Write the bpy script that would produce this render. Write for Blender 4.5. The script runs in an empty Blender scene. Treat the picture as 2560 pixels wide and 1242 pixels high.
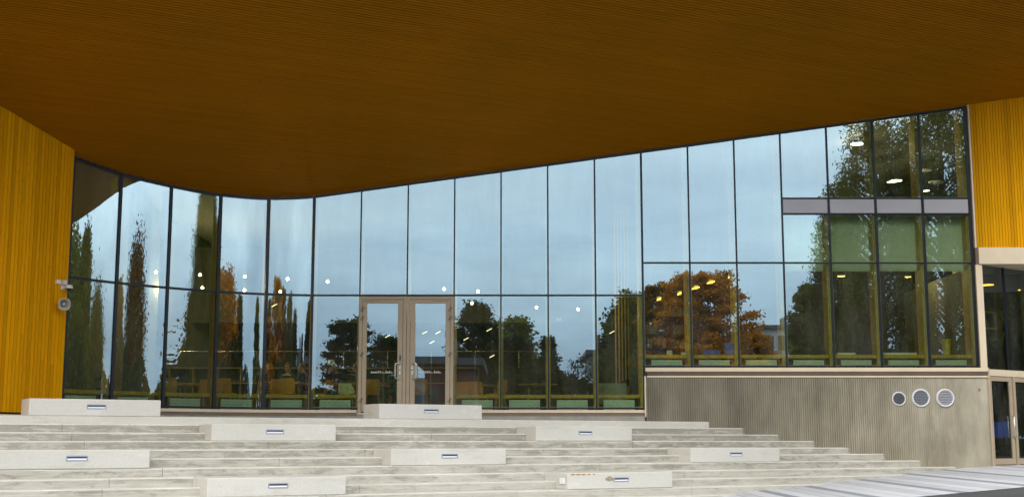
import bpy, math, random
import numpy as np
from math import sin, cos, pi, sqrt, atan, radians
from mathutils import Vector, Matrix, Euler

rnd = random.Random(7)
S = bpy.context.scene
COL = S.collection

# ------------------------------------------------------------ camera
F_PX = 3200.0
TH = atan(481.0 / F_PX)
CT, ST = cos(TH), sin(TH)
cam_d = bpy.data.cameras.new('camera')
cam = bpy.data.objects.new('camera', cam_d)
COL.objects.link(cam)
cam_d.sensor_width = 36.0
cam_d.lens = 36.0 * F_PX / 2560.0
cam_d.clip_start = 0.1
cam_d.clip_end = 3000.0
cam.location = (0, 0, 0)
cam.rotation_euler = (pi / 2 + TH, 0, 0)
S.camera = cam

# ------------------------------------------------------------ render, exposure
S.render.engine = 'CYCLES'
S.cycles.use_denoising = True
S.cycles.max_bounces = 10
S.cycles.diffuse_bounces = 4
S.cycles.glossy_bounces = 5
S.cycles.transparent_max_bounces = 24
S.cycles.sample_clamp_indirect = 6.0
S.cycles.caustics_reflective = False
S.cycles.caustics_refractive = False
S.view_settings.view_transform = 'Standard'
S.view_settings.look = 'None'
S.view_settings.exposure = 0.5
S.view_settings.gamma = 1.0

SUN_EL, SUN_ROT = radians(34), radians(200)

# ------------------------------------------------------------ node helpers
def nodes_of(m):
    m.use_nodes = True
    nt = m.node_tree
    for n in list(nt.nodes):
        nt.nodes.remove(n)
    return nt

class NT:
    def __init__(s, nt): s.nt = nt
    def n(s, t, **kw):
        x = s.nt.nodes.new(t)
        for k, v in kw.items():
            if k.startswith('i_'):
                x.inputs[int(k[2:])].default_value = v
            else:
                setattr(x, k, v)
        return x
    def l(s, a, b): s.nt.links.new(a, b)
    def math(s, op, a, b=None, clamp=False):
        x = s.n('ShaderNodeMath', operation=op); x.use_clamp = clamp
        for i, v in enumerate((a, b)):
            if v is None: continue
            if isinstance(v, (int, float)): x.inputs[i].default_value = v
            else: s.l(v, x.inputs[i])
        return x.outputs[0]
    def mixc(s, f, a, b, mode='MIX'):
        x = s.n('ShaderNodeMix', data_type='RGBA', blend_type=mode)
        for i, v in ((0, f), (6, a), (7, b)):
            if isinstance(v, (int, float)): x.inputs[i].default_value = v
            elif isinstance(v, (tuple, list)): x.inputs[i].default_value = tuple(v) + ((1,) if len(v) == 3 else ())
            else: s.l(v, x.inputs[i])
        return x.outputs[2]
    def ramp(s, f, stops):
        x = s.n('ShaderNodeValToRGB')
        e = x.color_ramp.elements
        while len(e) < len(stops): e.new(0.5)
        for i, (p, c) in enumerate(stops):
            e[i].position = p
            e[i].color = tuple(c) + (1,) if not isinstance(c, (int, float)) else (c, c, c, 1)
        s.l(f, x.inputs[0])
        return x.outputs[0]
    def pos(s, scale=(1, 1, 1), rotz=0.0, loc=(0, 0, 0)):
        g = s.n('ShaderNodeNewGeometry')
        r = s.n('ShaderNodeMapping'); r.inputs['Rotation'].default_value = (0, 0, rotz)
        s.l(g.outputs['Position'], r.inputs['Vector'])
        m = s.n('ShaderNodeMapping'); m.inputs['Scale'].default_value = scale; m.inputs['Location'].default_value = loc
        s.l(r.outputs[0], m.inputs['Vector'])
        return m.outputs[0]
    def noise(s, vec, scale=1.0, detail=4.0, rough=0.55, dist=0.0):
        x = s.n('ShaderNodeTexNoise'); x.inputs['Scale'].default_value = scale
        x.inputs['Detail'].default_value = detail; x.inputs['Roughness'].default_value = rough
        x.inputs['Distortion'].default_value = dist
        s.l(vec, x.inputs['Vector'])
        return x.outputs['Fac']
    def bump(s, h, strength=0.3, dist=0.01):
        x = s.n('ShaderNodeBump'); x.inputs['Strength'].default_value = strength; x.inputs['Distance'].default_value = dist
        s.l(h, x.inputs['Height'])
        return x.outputs[0]
    def out(s, sh):
        o = s.n('ShaderNodeOutputMaterial'); s.l(sh, o.inputs[0])
    def bsdf(s, col, rough=0.6, metal=0.0, normal=None, spec=0.5, emit=None, estr=0.0):
        x = s.n('ShaderNodeBsdfPrincipled')
        for k, v in (('Base Color', col), ('Roughness', rough), ('Metallic', metal)):
            if isinstance(v, (int, float)): x.inputs[k].default_value = v
            elif isinstance(v, (tuple, list)): x.inputs[k].default_value = tuple(v) + ((1,) if len(v) == 3 else ())
            else: s.l(v, x.inputs[k])
        x.inputs['Specular IOR Level'].default_value = spec
        if normal is not None: s.l(normal, x.inputs['Normal'])
        if emit is not None:
            x.inputs['Emission Color'].default_value = tuple(emit) + (1,)
            x.inputs['Emission Strength'].default_value = estr
        s.out(x.outputs[0])
        return x

# ------------------------------------------------------------ world: overcast autumn sky
w = bpy.data.worlds.new('World'); S.world = w
T = NT(nodes_of(w))
sky = T.n('ShaderNodeTexSky', sky_type='NISHITA')
sky.sun_disc = False
sky.sun_elevation = SUN_EL
sky.sun_rotation = SUN_ROT
tc = T.n('ShaderNodeTexCoord')
sep = T.n('ShaderNodeSeparateXYZ'); T.l(tc.outputs['Generated'], sep.inputs[0])
zz = T.math('MAXIMUM', sep.outputs[2], 0.0)
den = T.math('ADD', zz, 0.16)
cmb = T.n('ShaderNodeCombineXYZ')
T.l(T.math('DIVIDE', sep.outputs[0], den), cmb.inputs[0])
T.l(T.math('DIVIDE', sep.outputs[1], den), cmb.inputs[1])
n1 = T.noise(cmb.outputs[0], 0.55, 7, 0.55, 0.4)
n2 = T.noise(cmb.outputs[0], 1.7, 5, 0.6, 0.2)
nn = T.math('ADD', T.math('MULTIPLY', n1, 0.7), T.math('MULTIPLY', n2, 0.3))
# cloud deck: slate blue folds and paler breaks, paler with height as an overcast sky is
cl = T.ramp(nn, [(0.30, (8.6, 9.4, 10.8)), (0.46, (11.6, 12.4, 13.4)), (0.62, (17.0, 17.4, 17.8)), (0.8, (21.5, 21.8, 21.8))])
grad = T.ramp(zz, [(0.0, (0.36, 0.43, 0.50)), (0.06, (0.45, 0.53, 0.60)), (0.11, (0.64, 0.73, 0.80)), (0.17, (0.92, 1.0, 1.04)), (0.24, (1.14, 1.18, 1.19)), (1.0, (1.5, 1.45, 1.42))])
cl2 = T.mixc(1.0, cl, grad, 'MULTIPLY')
skyc = T.mixc(0.93, sky.outputs[0], cl2)
bg = T.n('ShaderNodeBackground'); bg.inputs['Strength'].default_value = 0.10
T.l(skyc, bg.inputs[0])
wo = T.n('ShaderNodeOutputWorld'); T.l(bg.outputs[0], wo.inputs[0])

sun_d = bpy.data.lights.new('sun', 'SUN'); sun_d.energy = 1.2; sun_d.angle = radians(25)
sun_d.color = (1.0, 0.93, 0.84)
sun = bpy.data.objects.new('sun', sun_d); COL.objects.link(sun)
# light comes from behind the camera, a little from the left, matching the sky's sun direction
sdir = Vector((sin(SUN_ROT) * cos(SUN_EL), cos(SUN_ROT) * cos(SUN_EL), sin(SUN_EL)))
sun.rotation_euler = sdir.to_track_quat('Z', 'Y').to_euler()
sun.location = (0, -20, 40)

# ------------------------------------------------------------ projection helpers (survey of the place)
D = 32.41
def ray(x, y):
    a = (x - 1280) / F_PX; b = (621 - y) / F_PX
    return Vector((a, CT - b * ST, ST + b * CT))
def Pd(x, y, d): r = ray(x, y); return r * (d / r.y)
def Pz(x, y, z): r = ray(x, y); return r * (z / r.z)
TS = 0.57; NS = sqrt(1 + TS * TS)           # plan direction of the stairs
def uv2p(u, v, z): return Vector(((TS * u + v) / NS, D + (TS * v - u) / NS, z))
def v_at(px, py, u):
    r = ray(px, py); xh = r.x / r.y
    d = (D - NS * u) / (1 - TS * xh); X = xh * d
    return (X + TS * (d - D)) / NS
def zs(X, d): return 6.965 + 0.246 * (TS * X + (D - d))   # soffit plane
ROT_ST = math.atan(TS)

# facade plan line
CURVE = [(-10.05, 28.74), (-9.28, 29.82), (-8.34, 30.78), (-7.31, 31.60), (-6.21, 32.16), (-5.08, D)]
WALLL = [(-14.0, 17.0), (-12.6, 21.4), (-11.0, 25.65)]
def F_of(X):
    pts = WALLL + CURVE
    if X >= pts[-1][0]: return D
    if X <= pts[0][0]: return pts[0][1]
    for (x0, y0), (x1, y1) in zip(pts, pts[1:]):
        if x0 <= X <= x1:
            return y0 + (y1 - y0) * (X - x0) / (x1 - x0)

# ------------------------------------------------------------ mesh helpers
class MB:
    def __init__(s): s.v = []; s.f = []; s.m = []
    def poly(s, pts, mi=0):
        i = len(s.v); s.v += [tuple(p) for p in pts]; s.f.append(tuple(range(i, i + len(pts)))); s.m.append(mi)
    def hexa(s, p, mi=0, mis=None):
        """p: 8 points, bottom ring 0-3 then top ring 4-7"""
        i = len(s.v); s.v += [tuple(q) for q in p]
        fs = [(3, 2, 1, 0), (4, 5, 6, 7), (0, 1, 5, 4), (1, 2, 6, 5), (2, 3, 7, 6), (3, 0, 4, 7)]
        for k, f in enumerate(fs):
            s.f.append(tuple(i + j for j in f)); s.m.append(mis[k] if mis else mi)
    def box(s, x0, x1, y0, y1, z0, z1, mi=0, mis=None):
        s.hexa([(x0, y0, z0), (x1, y0, z0), (x1, y1, z0), (x0, y1, z0), (x0, y0, z1), (x1, y0, z1), (x1, y1, z1), (x0, y1, z1)], mi, mis)
    def bar(s, a, b, wx, wy, up=(0, 0, 1), mi=0):
        """rectangular bar from a to b; wx across, wy along 'up'"""
        a = Vector(a); b = Vector(b); t = (b - a).normalized(); u = Vector(up)
        if abs(t.dot(u)) > 0.98: u = Vector((0, 1, 0))
        c = t.cross(u).normalized(); u = c.cross(t).normalized()
        q = [c * -wx / 2 + u * -wy / 2, c * wx / 2 + u * -wy / 2, c * wx / 2 + u * wy / 2, c * -wx / 2 + u * wy / 2]
        s.hexa([a + k for k in q] + [b + k for k in q], mi)
    def tube(s, pts, rads, n=8, mi=0, cap=True):
        pts = [Vector(p) for p in pts]; i0 = len(s.v); prev = None
        for k, p in enumerate(pts):
            t = (pts[min(k + 1, len(pts) - 1)] - pts[max(k - 1, 0)]).normalized()
            if prev is None:
                u = Vector((0, 0, 1)) if abs(t.z) < 0.9 else Vector((1, 0, 0))
                c = t.cross(u).normalized()
            else:
                c = (prev - t * prev.dot(t)).normalized()
            prev = c; e = t.cross(c)
            r = rads[k] if isinstance(rads, (list, tuple)) else rads
            for j in range(n):
                a = 2 * pi * j / n
                s.v.append(tuple(p + (c * cos(a) + e * sin(a)) * r))
        for k in range(len(pts) - 1):
            for j in range(n):
                a = i0 + k * n + j; b = i0 + k * n + (j + 1) % n
                s.f.append((a, b, b + n, a + n)); s.m.append(mi)
        if cap:
            s.f.append(tuple(i0 + j for j in range(n))[::-1]); s.m.append(mi)
            s.f.append(tuple(i0 + (len(pts) - 1) * n + j for j in range(n))); s.m.append(mi)
    def lathe(s, prof, c, n=20, axis='z', mi=0):
        """prof: list of (r, h)"""
        i0 = len(s.v)
        for r, h in prof:
            for j in range(n):
                a = 2 * pi * j / n
                q = {'z': (r * cos(a), r * sin(a), h), 'y': (r * cos(a), h, r * sin(a)), 'x': (h, r * cos(a), r * sin(a))}[axis]
                s.v.append((c[0] + q[0], c[1] + q[1], c[2] + q[2]))
        for k in range(len(prof) - 1):
            for j in range(n):
                a = i0 + k * n + j; b = i0 + k * n + (j + 1) % n
                s.f.append((a, b, b + n, a + n)); s.m.append(mi)
    def build(s, name, mats, parent=None, smooth=False, bevel=0.0):
        me = bpy.data.meshes.new(name)
        me.from_pydata(s.v, [], s.f)
        if not isinstance(mats, (list, tuple)): mats = [mats]
        for m in mats: me.materials.append(m)
        if len(mats) > 1: me.polygons.foreach_set('material_index', s.m)
        import bmesh
        bm = bmesh.new(); bm.from_mesh(me)
        bmesh.ops.recalc_face_normals(bm, faces=bm.faces)
        if smooth:
            for f in bm.faces: f.smooth = True
        bm.to_mesh(me); bm.free()
        o = bpy.data.objects.new(name, me); COL.objects.link(o)
        if parent: o.parent = parent
        if bevel > 0:
            md = o.modifiers.new('edge', 'BEVEL'); md.width = bevel; md.segments = 2; md.limit_method = 'ANGLE'
        return o

def tag(o, label=None, cat=None, group=None, kind=None):
    if label: o['label'] = label
    if cat: o['category'] = cat
    if group: o['group'] = group
    if kind: o['kind'] = kind
    return o
def empty(name, loc=(0, 0, 0), label=None, cat=None, group=None, kind=None, rz=0.0):
    o = bpy.data.objects.new(name, None); COL.objects.link(o)
    o.location = loc; o.rotation_euler = (0, 0, rz); o.empty_display_size = 0.2
    return tag(o, label, cat, group, kind)
def children(o): return [c for c in CH.get(o.name, [])]
def copy_tree(o, loc=None, rz=None, label=None, parent=None):
    c = o.copy(); COL.objects.link(c); c.parent = parent
    if loc is not None: c.location = loc
    if rz is not None: c.rotation_euler = (0, 0, rz)
    if label: c['label'] = label
    for ch in [x for x in ALLC(o)]:
        copy_tree(ch, parent=c)
    return c
def ALLC(o): return list(o.children)

UNIT = {}
def unit_cube(mat):
    if mat.name not in UNIT:
        b = MB(); b.box(-.5, .5, -.5, .5, -.5, .5)
        me = bpy.data.meshes.new('board'); me.from_pydata(b.v, [], b.f); me.materials.append(mat)
        UNIT[mat.name] = me
    return UNIT[mat.name]
def piece(name, mat, center, ax, ay, az, parent):
    """a shared unit box stretched along three (orthogonal) vectors"""
    o = bpy.data.objects.new(name, unit_cube(mat)); COL.objects.link(o)
    M = Matrix((( ax[0], ay[0], az[0], center[0]), (ax[1], ay[1], az[1], center[1]), (ax[2], ay[2], az[2], center[2]), (0, 0, 0, 1)))
    o.parent = parent
    o.matrix_basis = M
    return o

# ------------------------------------------------------------ materials
def M_(name): return bpy.data.materials.new(name)
MAT = {}
def simple(name, col, rough=0.6, metal=0.0, var=0.12, nscale=6.0, bump=0.0, spec=0.5):
    m = M_(name); t = NT(nodes_of(m))
    p = t.pos()
    n = t.noise(p, nscale, 5, 0.6)
    dk = tuple(c * (1 - var * 1.3) for c in col); lt = tuple(min(1, c * (1 + var)) for c in col)
    c = t.ramp(n, [(0.3, dk), (0.7, lt)])
    nr = t.bump(t.noise(p, nscale * 8, 3), bump, 0.004) if bump else None
    t.bsdf(c, rough, metal, nr, spec)
    MAT[name] = m
    return m

def timber(name, rotz, scale, colA, colB, colC, rough=0.62, calm=0.0):
    """ochre glazed softwood: per-board tint, long grain, knots"""
    m = M_(name); t = NT(nodes_of(m))
    p = t.pos(scale, rotz)
    oi = t.n('ShaderNodeObjectInfo')
    off = t.n('ShaderNodeVectorMath', operation='ADD')
    sc = t.n('ShaderNodeVectorMath', operation='SCALE'); sc.inputs[3].default_value = 37.0
    cx = t.n('ShaderNodeCombineXYZ'); t.l(oi.outputs['Random'], cx.inputs[0]); t.l(oi.outputs['Random'], cx.inputs[1]); t.l(oi.outputs['Random'], cx.inputs[2])
    t.l(cx.outputs[0], sc.inputs[0]); t.l(p, off.inputs[0]); t.l(sc.outputs[0], off.inputs[1])
    g = t.noise(off.outputs[0], 1.0, 6, 0.65, 0.6)
    base = t.ramp(g, [(0.28, colA), (0.5, colB), (0.74, colC)])
    big = t.noise(t.pos((0.35, 0.35, 0.35)), 1.0, 3, 0.5)
    q_ = lambda c: tuple(x + (0.97 - x) * calm for x in c)
    tint = t.ramp(oi.outputs['Random'], [(0.0, q_((0.80, 0.78, 0.78))), (0.45, q_((0.97, 0.95, 0.95))), (0.85, q_((1.08, 1.06, 1.0))), (1.0, q_((0.86, 0.80, 0.8)))])
    c = t.mixc(1.0, base, tint, 'MULTIPLY')
    c = t.mixc(1.0, c, t.ramp(big, [(0.3, (0.90, 0.93, 0.95)), (0.7, (1.06, 1.0, 1.0))]), 'MULTIPLY')
    vo = t.n('ShaderNodeTexVoronoi'); vo.inputs['Scale'].default_value = 2.3
    t.l(t.pos((1.0 if scale[0] > 1 else 0.9, 1, 1), rotz), vo.inputs['Vector'])
    kn = t.ramp(vo.outputs['Distance'], [(0.0, 1.0), (0.045, 0.6), (0.075, 0.0)])
    c = t.mixc(t.math('MULTIPLY', kn, 0.55), c, tuple(x * 0.35 for x in colA))
    t.bsdf(c, rough, 0.0, t.bump(g, 0.35, 0.004), 0.06)
    MAT[name] = m
    return m

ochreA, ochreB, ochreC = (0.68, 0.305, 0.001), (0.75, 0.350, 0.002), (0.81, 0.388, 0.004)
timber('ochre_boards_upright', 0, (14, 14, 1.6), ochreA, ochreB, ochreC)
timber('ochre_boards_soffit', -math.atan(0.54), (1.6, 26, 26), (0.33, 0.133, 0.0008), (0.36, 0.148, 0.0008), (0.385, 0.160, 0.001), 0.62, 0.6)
simple('gap_dark', (0.035, 0.018, 0.005), 0.9)

def concrete_weathered(name, a, b, c_, streak, rotz, bloom=False):
    m = M_(name); t = NT(nodes_of(m))
    p1 = t.pos(streak, rotz)
    n1 = t.noise(p1, 1.0, 8, 0.62, 0.5)
    n2 = t.noise(t.pos((1.6, 1.6, 5.0), rotz), 1.0, 7, 0.68, 0.8)
    fine = t.noise(t.pos(), 55.0, 3, 0.7)
    hair = t.noise(t.pos((0.22, 2.0, 60.0), rotz), 1.0, 4, 0.7)
    mix = t.math('ADD', t.math('MULTIPLY', n1, 0.55), t.math('MULTIPLY', n2, 0.45))
    c = t.ramp(mix, [(0.36, a), (0.47, b), (0.54, b), (0.60, c_), (0.75, c_)])
    c = t.mixc(1.0, c, t.ramp(fine, [(0.25, 0.80), (0.5, 1.0), (0.8, 1.06)]), 'MULTIPLY')
    big = t.noise(t.pos((0.25, 0.25, 0.25)), 1.0, 3, 0.5)
    if bloom:
        g = t.n('ShaderNodeNewGeometry'); sp = t.n('ShaderNodeSeparateXYZ'); t.l(g.outputs['Position'], sp.inputs[0])
        lo = t.n('ShaderNodeMapRange'); lo.inputs[1].default_value = 0.3; lo.inputs[2].default_value = -1.0; lo.inputs[3].default_value = 0.0; lo.inputs[4].default_value = 0.17
        t.l(sp.outputs[2], lo.inputs[0])
        bl = t.noise(t.pos((2.2, 1.2, 9.0), rotz, (3.1, 0.7, 9.2)), 1.0, 9, 0.72, 0.5)
        bm_ = t.ramp(t.math('ADD', bl, lo.outputs[0]), [(0.53, 0.0), (0.58, 0.55), (0.72, 1.0)])
        c = t.mixc(t.math('MULTIPLY', bm_, 0.8), c, c_)
        dk = t.ramp(t.noise(t.pos((0.5, 1.0, 9.0), rotz, (7.7, 1.0, 2.0)), 1.0, 6, 0.65, 0.6), [(0.30, 1.0), (0.42, 0.0)])
        c = t.mixc(t.math('MULTIPLY', dk, 0.6), c, tuple(x * 0.8 for x in a))
    if bloom: c = t.mixc(1.0, c, t.ramp(hair, [(0.3, 0.84), (0.5, 1.0), (0.75, 1.1)]), 'MULTIPLY')
    c = t.mixc(1.0, c, t.ramp(big, [(0.3, (0.9, 0.9, 0.88)), (0.7, (1.06, 1.05, 1.05))]), 'MULTIPLY')
    # pin holes
    vo = t.n('ShaderNodeTexVoronoi'); vo.inputs['Scale'].default_value = 5.0
    t.l(t.pos(), vo.inputs['Vector'])
    ph = t.ramp(vo.outputs['Distance'], [(0.0, 1.0), (0.05, 0.8), (0.07, 0.0)])
    c = t.mixc(t.math('MULTIPLY', ph, 0.5), c, tuple(x * 0.45 for x in a))
    t.bsdf(c, 0.85, 0.0, t.bump(t.math('ADD', mix, t.math('MULTIPLY', fine, 0.3)), 0.5, 0.012), 0.3)
    MAT[name] = m
    return m
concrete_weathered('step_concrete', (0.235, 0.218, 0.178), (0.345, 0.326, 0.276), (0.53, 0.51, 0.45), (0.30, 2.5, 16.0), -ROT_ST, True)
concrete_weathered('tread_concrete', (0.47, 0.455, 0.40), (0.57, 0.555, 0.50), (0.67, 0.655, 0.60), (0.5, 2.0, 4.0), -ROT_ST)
concrete_weathered('landing_concrete', (0.50, 0.48, 0.42), (0.59, 0.57, 0.51), (0.65, 0.63, 0.57), (0.5, 2.0, 4.0), -ROT_ST)
concrete_weathered('block_concrete', (0.52, 0.505, 0.46), (0.59, 0.575, 0.53), (0.63, 0.615, 0.575), (0.8, 1.5, 2.5), -ROT_ST)
simple('concrete_grey', (0.33, 0.31, 0.275), 0.85, 0, 0.15, 3.0, 0.3)

def ribbed():
    m = M_('ribbed_concrete'); t = NT(nodes_of(m))
    n1 = t.noise(t.pos((2.2, 1, 0.35)), 1.0, 6, 0.6, 0.3)
    n2 = t.noise(t.pos((3.0, 1, 1.6)), 1.0, 5, 0.6)
    big = t.noise(t.pos((0.5, 0.5, 0.7)), 1.0, 4, 0.55)
    c = t.ramp(n1, [(0.3, (0.225, 0.20, 0.148)), (0.5, (0.285, 0.258, 0.192)), (0.72, (0.36, 0.333, 0.258))])
    c = t.mixc(1.0, c, t.ramp(n2, [(0.3, 0.86), (0.7, 1.1)]), 'MULTIPLY')
    c = t.mixc(1.0, c, t.ramp(big, [(0.3, (0.86, 0.86, 0.84)), (0.7, (1.1, 1.1, 1.12))]), 'MULTIPLY')
    g = t.n('ShaderNodeNewGeometry'); sp = t.n('ShaderNodeSeparateXYZ'); t.l(g.outputs['Position'], sp.inputs[0])
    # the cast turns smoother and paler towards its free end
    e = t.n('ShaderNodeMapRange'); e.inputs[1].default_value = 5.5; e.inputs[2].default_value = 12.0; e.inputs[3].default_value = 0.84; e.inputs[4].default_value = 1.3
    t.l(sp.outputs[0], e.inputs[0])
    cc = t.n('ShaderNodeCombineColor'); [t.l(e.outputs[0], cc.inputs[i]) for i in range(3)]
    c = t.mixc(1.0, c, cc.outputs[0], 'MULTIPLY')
    vo = t.n('ShaderNodeTexVoronoi'); vo.inputs['Scale'].default_value = 7.0; t.l(t.pos(), vo.inputs['Vector'])
    ph = t.ramp(vo.outputs['Distance'], [(0.0, 1.0), (0.06, 0.7), (0.09, 0.0)])
    c = t.mixc(t.math('MULTIPLY', ph, 0.45), c, (0.10, 0.09, 0.06))
    t.bsdf(c, 0.85, 0, t.bump(t.noise(t.pos(), 30, 4), 0.4, 0.006), 0.3)
    MAT['ribbed_concrete'] = m
ribbed()

simple('champagne_metal', (0.70, 0.58, 0.41), 0.45, 0.1, 0.06, 2.0)
simple('door_metal', (0.42, 0.33, 0.225), 0.45, 0.1, 0.06, 2.0)
simple('brown_metal', (0.20, 0.15, 0.115), 0.45, 0.3, 0.12, 2.0)
simple('mullion_black', (0.016, 0.017, 0.024), 0.35, 0.3, 0.1, 2.0)
simple('spandrel_grey', (0.44, 0.42, 0.44), 0.35, 0.2, 0.05, 1.0)
simple('steel_bright', (0.72, 0.70, 0.62), 0.25, 0.9, 0.05, 4.0)
simple('white_plastic', (0.78, 0.77, 0.76), 0.4, 0, 0.03, 4.0)
simple('warm_grey_plastic', (0.50, 0.48, 0.41), 0.45, 0, 0.05, 4.0)
simple('black_plastic', (0.02, 0.02, 0.02), 0.4, 0, 0.1, 4.0)
simple('grille_grey', (0.42, 0.42, 0.46), 0.4, 0.4, 0.08, 6.0)
simple('grille_dark_grey', (0.22, 0.24, 0.27), 0.45, 0.4, 0.08, 6.0)
simple('grille_ring', (0.68, 0.68, 0.72), 0.4, 0.2, 0.06, 6.0)
simple('glulam', (0.66, 0.41, 0.07), 0.6, 0, 0.15, 5.0)
simple('sill_oak', (0.76, 0.44, 0.03), 0.5, 0, 0.18, 5.0)
simple('radiator_white', (0.86, 0.90, 0.90), 0.45, 0, 0.03, 3.0)
simple('blind_white', (0.88, 0.90, 0.86), 0.8, 0, 0.04, 3.0)
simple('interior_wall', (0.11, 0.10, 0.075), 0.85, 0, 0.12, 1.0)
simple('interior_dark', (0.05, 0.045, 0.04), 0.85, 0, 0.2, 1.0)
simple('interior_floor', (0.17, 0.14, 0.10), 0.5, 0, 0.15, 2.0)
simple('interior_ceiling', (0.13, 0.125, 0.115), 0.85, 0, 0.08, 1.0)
simple('chair_shell', (0.72, 0.36, 0.035), 0.5, 0, 0.1, 5.0)
simple('chair_wood', (0.50, 0.33, 0.14), 0.5, 0, 0.12, 6.0)
simple('table_top', (0.58, 0.40, 0.22), 0.4, 0, 0.1, 4.0)
simple('shelf_board', (0.24, 0.19, 0.11), 0.6, 0, 0.1, 4.0)
simple('divider_felt', (0.30, 0.33, 0.29), 0.9, 0, 0.1, 4.0)
simple('blue_box', (0.06, 0.17, 0.85), 0.5, 0, 0.1, 4.0)
simple('brass', (0.88, 0.66, 0.03), 0.3, 0.3, 0.1, 4.0)
simple('canvas', (0.78, 0.72, 0.50), 0.9, 0, 0.1, 10.0)
simple('cloth_black', (0.018, 0.018, 0.022), 0.9, 0, 0.2, 8.0)
simple('cloth_grey', (0.10, 0.11, 0.13), 0.9, 0, 0.2, 8.0)
simple('cloth_green', (0.10, 0.14, 0.09), 0.9, 0, 0.2, 8.0)
simple('cloth_blue', (0.06, 0.09, 0.16), 0.9, 0, 0.2, 8.0)
simple('cloth_cream', (0.88, 0.86, 0.74), 0.9, 0, 0.1, 8.0)
simple('skin', (0.52, 0.31, 0.21), 0.6, 0, 0.06, 6.0)
simple('hair_dark', (0.025, 0.018, 0.012), 0.6, 0, 0.2, 20.0)
simple('hair_brown', (0.12, 0.075, 0.04), 0.6, 0, 0.2, 20.0)
simple('bark', (0.10, 0.085, 0.07), 0.9, 0, 0.25, 3.0, 0.4)
simple('birch_bark', (0.42, 0.40, 0.36), 0.8, 0, 0.35, 3.0, 0.3)
simple('brick_red', (0.115, 0.032, 0.024), 0.85, 0, 0.15, 2.0)
simple('plaster_white', (0.44, 0.43, 0.41), 0.8, 0, 0.06, 1.0)
simple('panel_slate', (0.11, 0.125, 0.15), 0.6, 0, 0.08, 1.0)
simple('plaster_warm', (0.26, 0.225, 0.18), 0.8, 0, 0.08, 1.0)
simple('roof_dark', (0.05, 0.05, 0.06), 0.6, 0, 0.1, 1.0)
simple('window_dark', (0.03, 0.04, 0.05), 0.1, 0, 0.1, 1.0)
simple('fascia', (0.30, 0.15, 0.02), 0.6, 0, 0.1, 2.0)
simple('lens_pale', (0.72, 0.71, 0.82), 0.3, 0, 0.02, 3.0)
simple('rust', (0.42, 0.19, 0.06), 0.95, 0, 0.4, 30.0)
simple('rough_patch', (0.33, 0.29, 0.20), 0.95, 0, 0.35, 40.0, 0.8)
simple('book_pale', (0.55, 0.55, 0.50), 0.7, 0, 0.1, 4.0)
simple('book_blue', (0.12, 0.20, 0.32), 0.7, 0, 0.1, 4.0)
simple('book_green', (0.22, 0.30, 0.20), 0.7, 0, 0.1, 4.0)
simple('book_red', (0.35, 0.10, 0.06), 0.7, 0, 0.1, 4.0)
simple('red_paint', (0.55, 0.06, 0.05), 0.7, 0, 0.1, 4.0)
ORD = ['leftmost', 'second', 'third', 'fourth', 'fifth', 'sixth', 'seventh', 'eighth', 'ninth', 'tenth', 'eleventh', 'twelfth', 'thirteenth', 'fourteenth', 'fifteenth', 'sixteenth', 'seventeenth', 'eighteenth', 'nineteenth', 'twentieth', 'twenty-first', 'twenty-second', 'twenty-third', 'twenty-fourth', 'twenty-fifth', 'twenty-sixth', 'twenty-seventh', 'twenty-eighth', 'twenty-ninth', 'thirtieth']
simple('door_graphic', (0.70, 0.74, 0.66), 0.6, 0, 0.02, 4.0)
simple('engraving', (0.13, 0.10, 0.08), 0.6, 0, 0.05, 4.0)
simple('dry_leaf', (0.45, 0.22, 0.05), 0.8, 0, 0.3, 9.0)

def emis(name, col, st):
    m = M_(name); t = NT(nodes_of(m))
    e = t.n('ShaderNodeEmission'); e.inputs[0].default_value = tuple(col) + (1,); e.inputs[1].default_value = st
    t.out(e.outputs[0]); MAT[name] = m
emis('lamp_warm', (1.0, 0.78, 0.42), 30.0)
emis('lamp_disc', (1.0, 0.93, 0.66), 9.0)
emis('lamp_yellow', (1.0, 0.60, 0.08), 5.0)
emis('lamp_strip', (1.0, 0.80, 0.50), 2.2)

def glass(name, wav, wscale, refl=0.365, tint=(0.86, 1.0, 0.76)):
    m = M_(name); t = NT(nodes_of(m))
    tr = t.n('ShaderNodeBsdfTransparent'); tr.inputs[0].default_value = tuple(tint) + (1,)
    gl = t.n('ShaderNodeBsdfGlossy'); gl.inputs[0].default_value = (0.72, 0.92, 1.0, 1); gl.inputs[1].default_value = 0.0
    p = t.pos(wscale)
    t.l(t.bump(t.noise(p, 1.0, 2, 0.4), wav, 0.01), gl.inputs['Normal'])
    # thin film of dust, heavier in runs
    du = t.noise(t.pos((2.5, 2.5, 0.6)), 1.0, 6, 0.65); dusty = t.n('ShaderNodeBsdfDiffuse'); dusty.inputs[0].default_value = (0.5, 0.5, 0.46, 1)
    fr = t.n('ShaderNodeFresnel'); fr.inputs[0].default_value = 1.5
    f = t.math('ADD', t.math('MULTIPLY', fr.outputs[0], 0.85), refl - 0.035, True)
    mx = t.n('ShaderNodeMixShader'); t.l(f, mx.inputs[0]); t.l(tr.outputs[0], mx.inputs[1]); t.l(gl.outputs[0], mx.inputs[2])
    m3 = t.n('ShaderNodeMixShader'); t.l(t.ramp(du, [(0.35, 0.0), (0.8, 0.09)]), m3.inputs[0]); t.l(mx.outputs[0], m3.inputs[1]); t.l(dusty.outputs[0], m3.inputs[2])
    t.out(m3.outputs[0]); MAT[name] = m
glass('coated_glass', 0.035, (0.8, 0.8, 0.6))
glass('curved_glass', 0.022, (3.0, 3.0, 0.25))
glass('entrance_glass', 0.03, (0.8, 0.8, 0.6), 0.14, (0.55, 0.62, 0.36))
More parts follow.
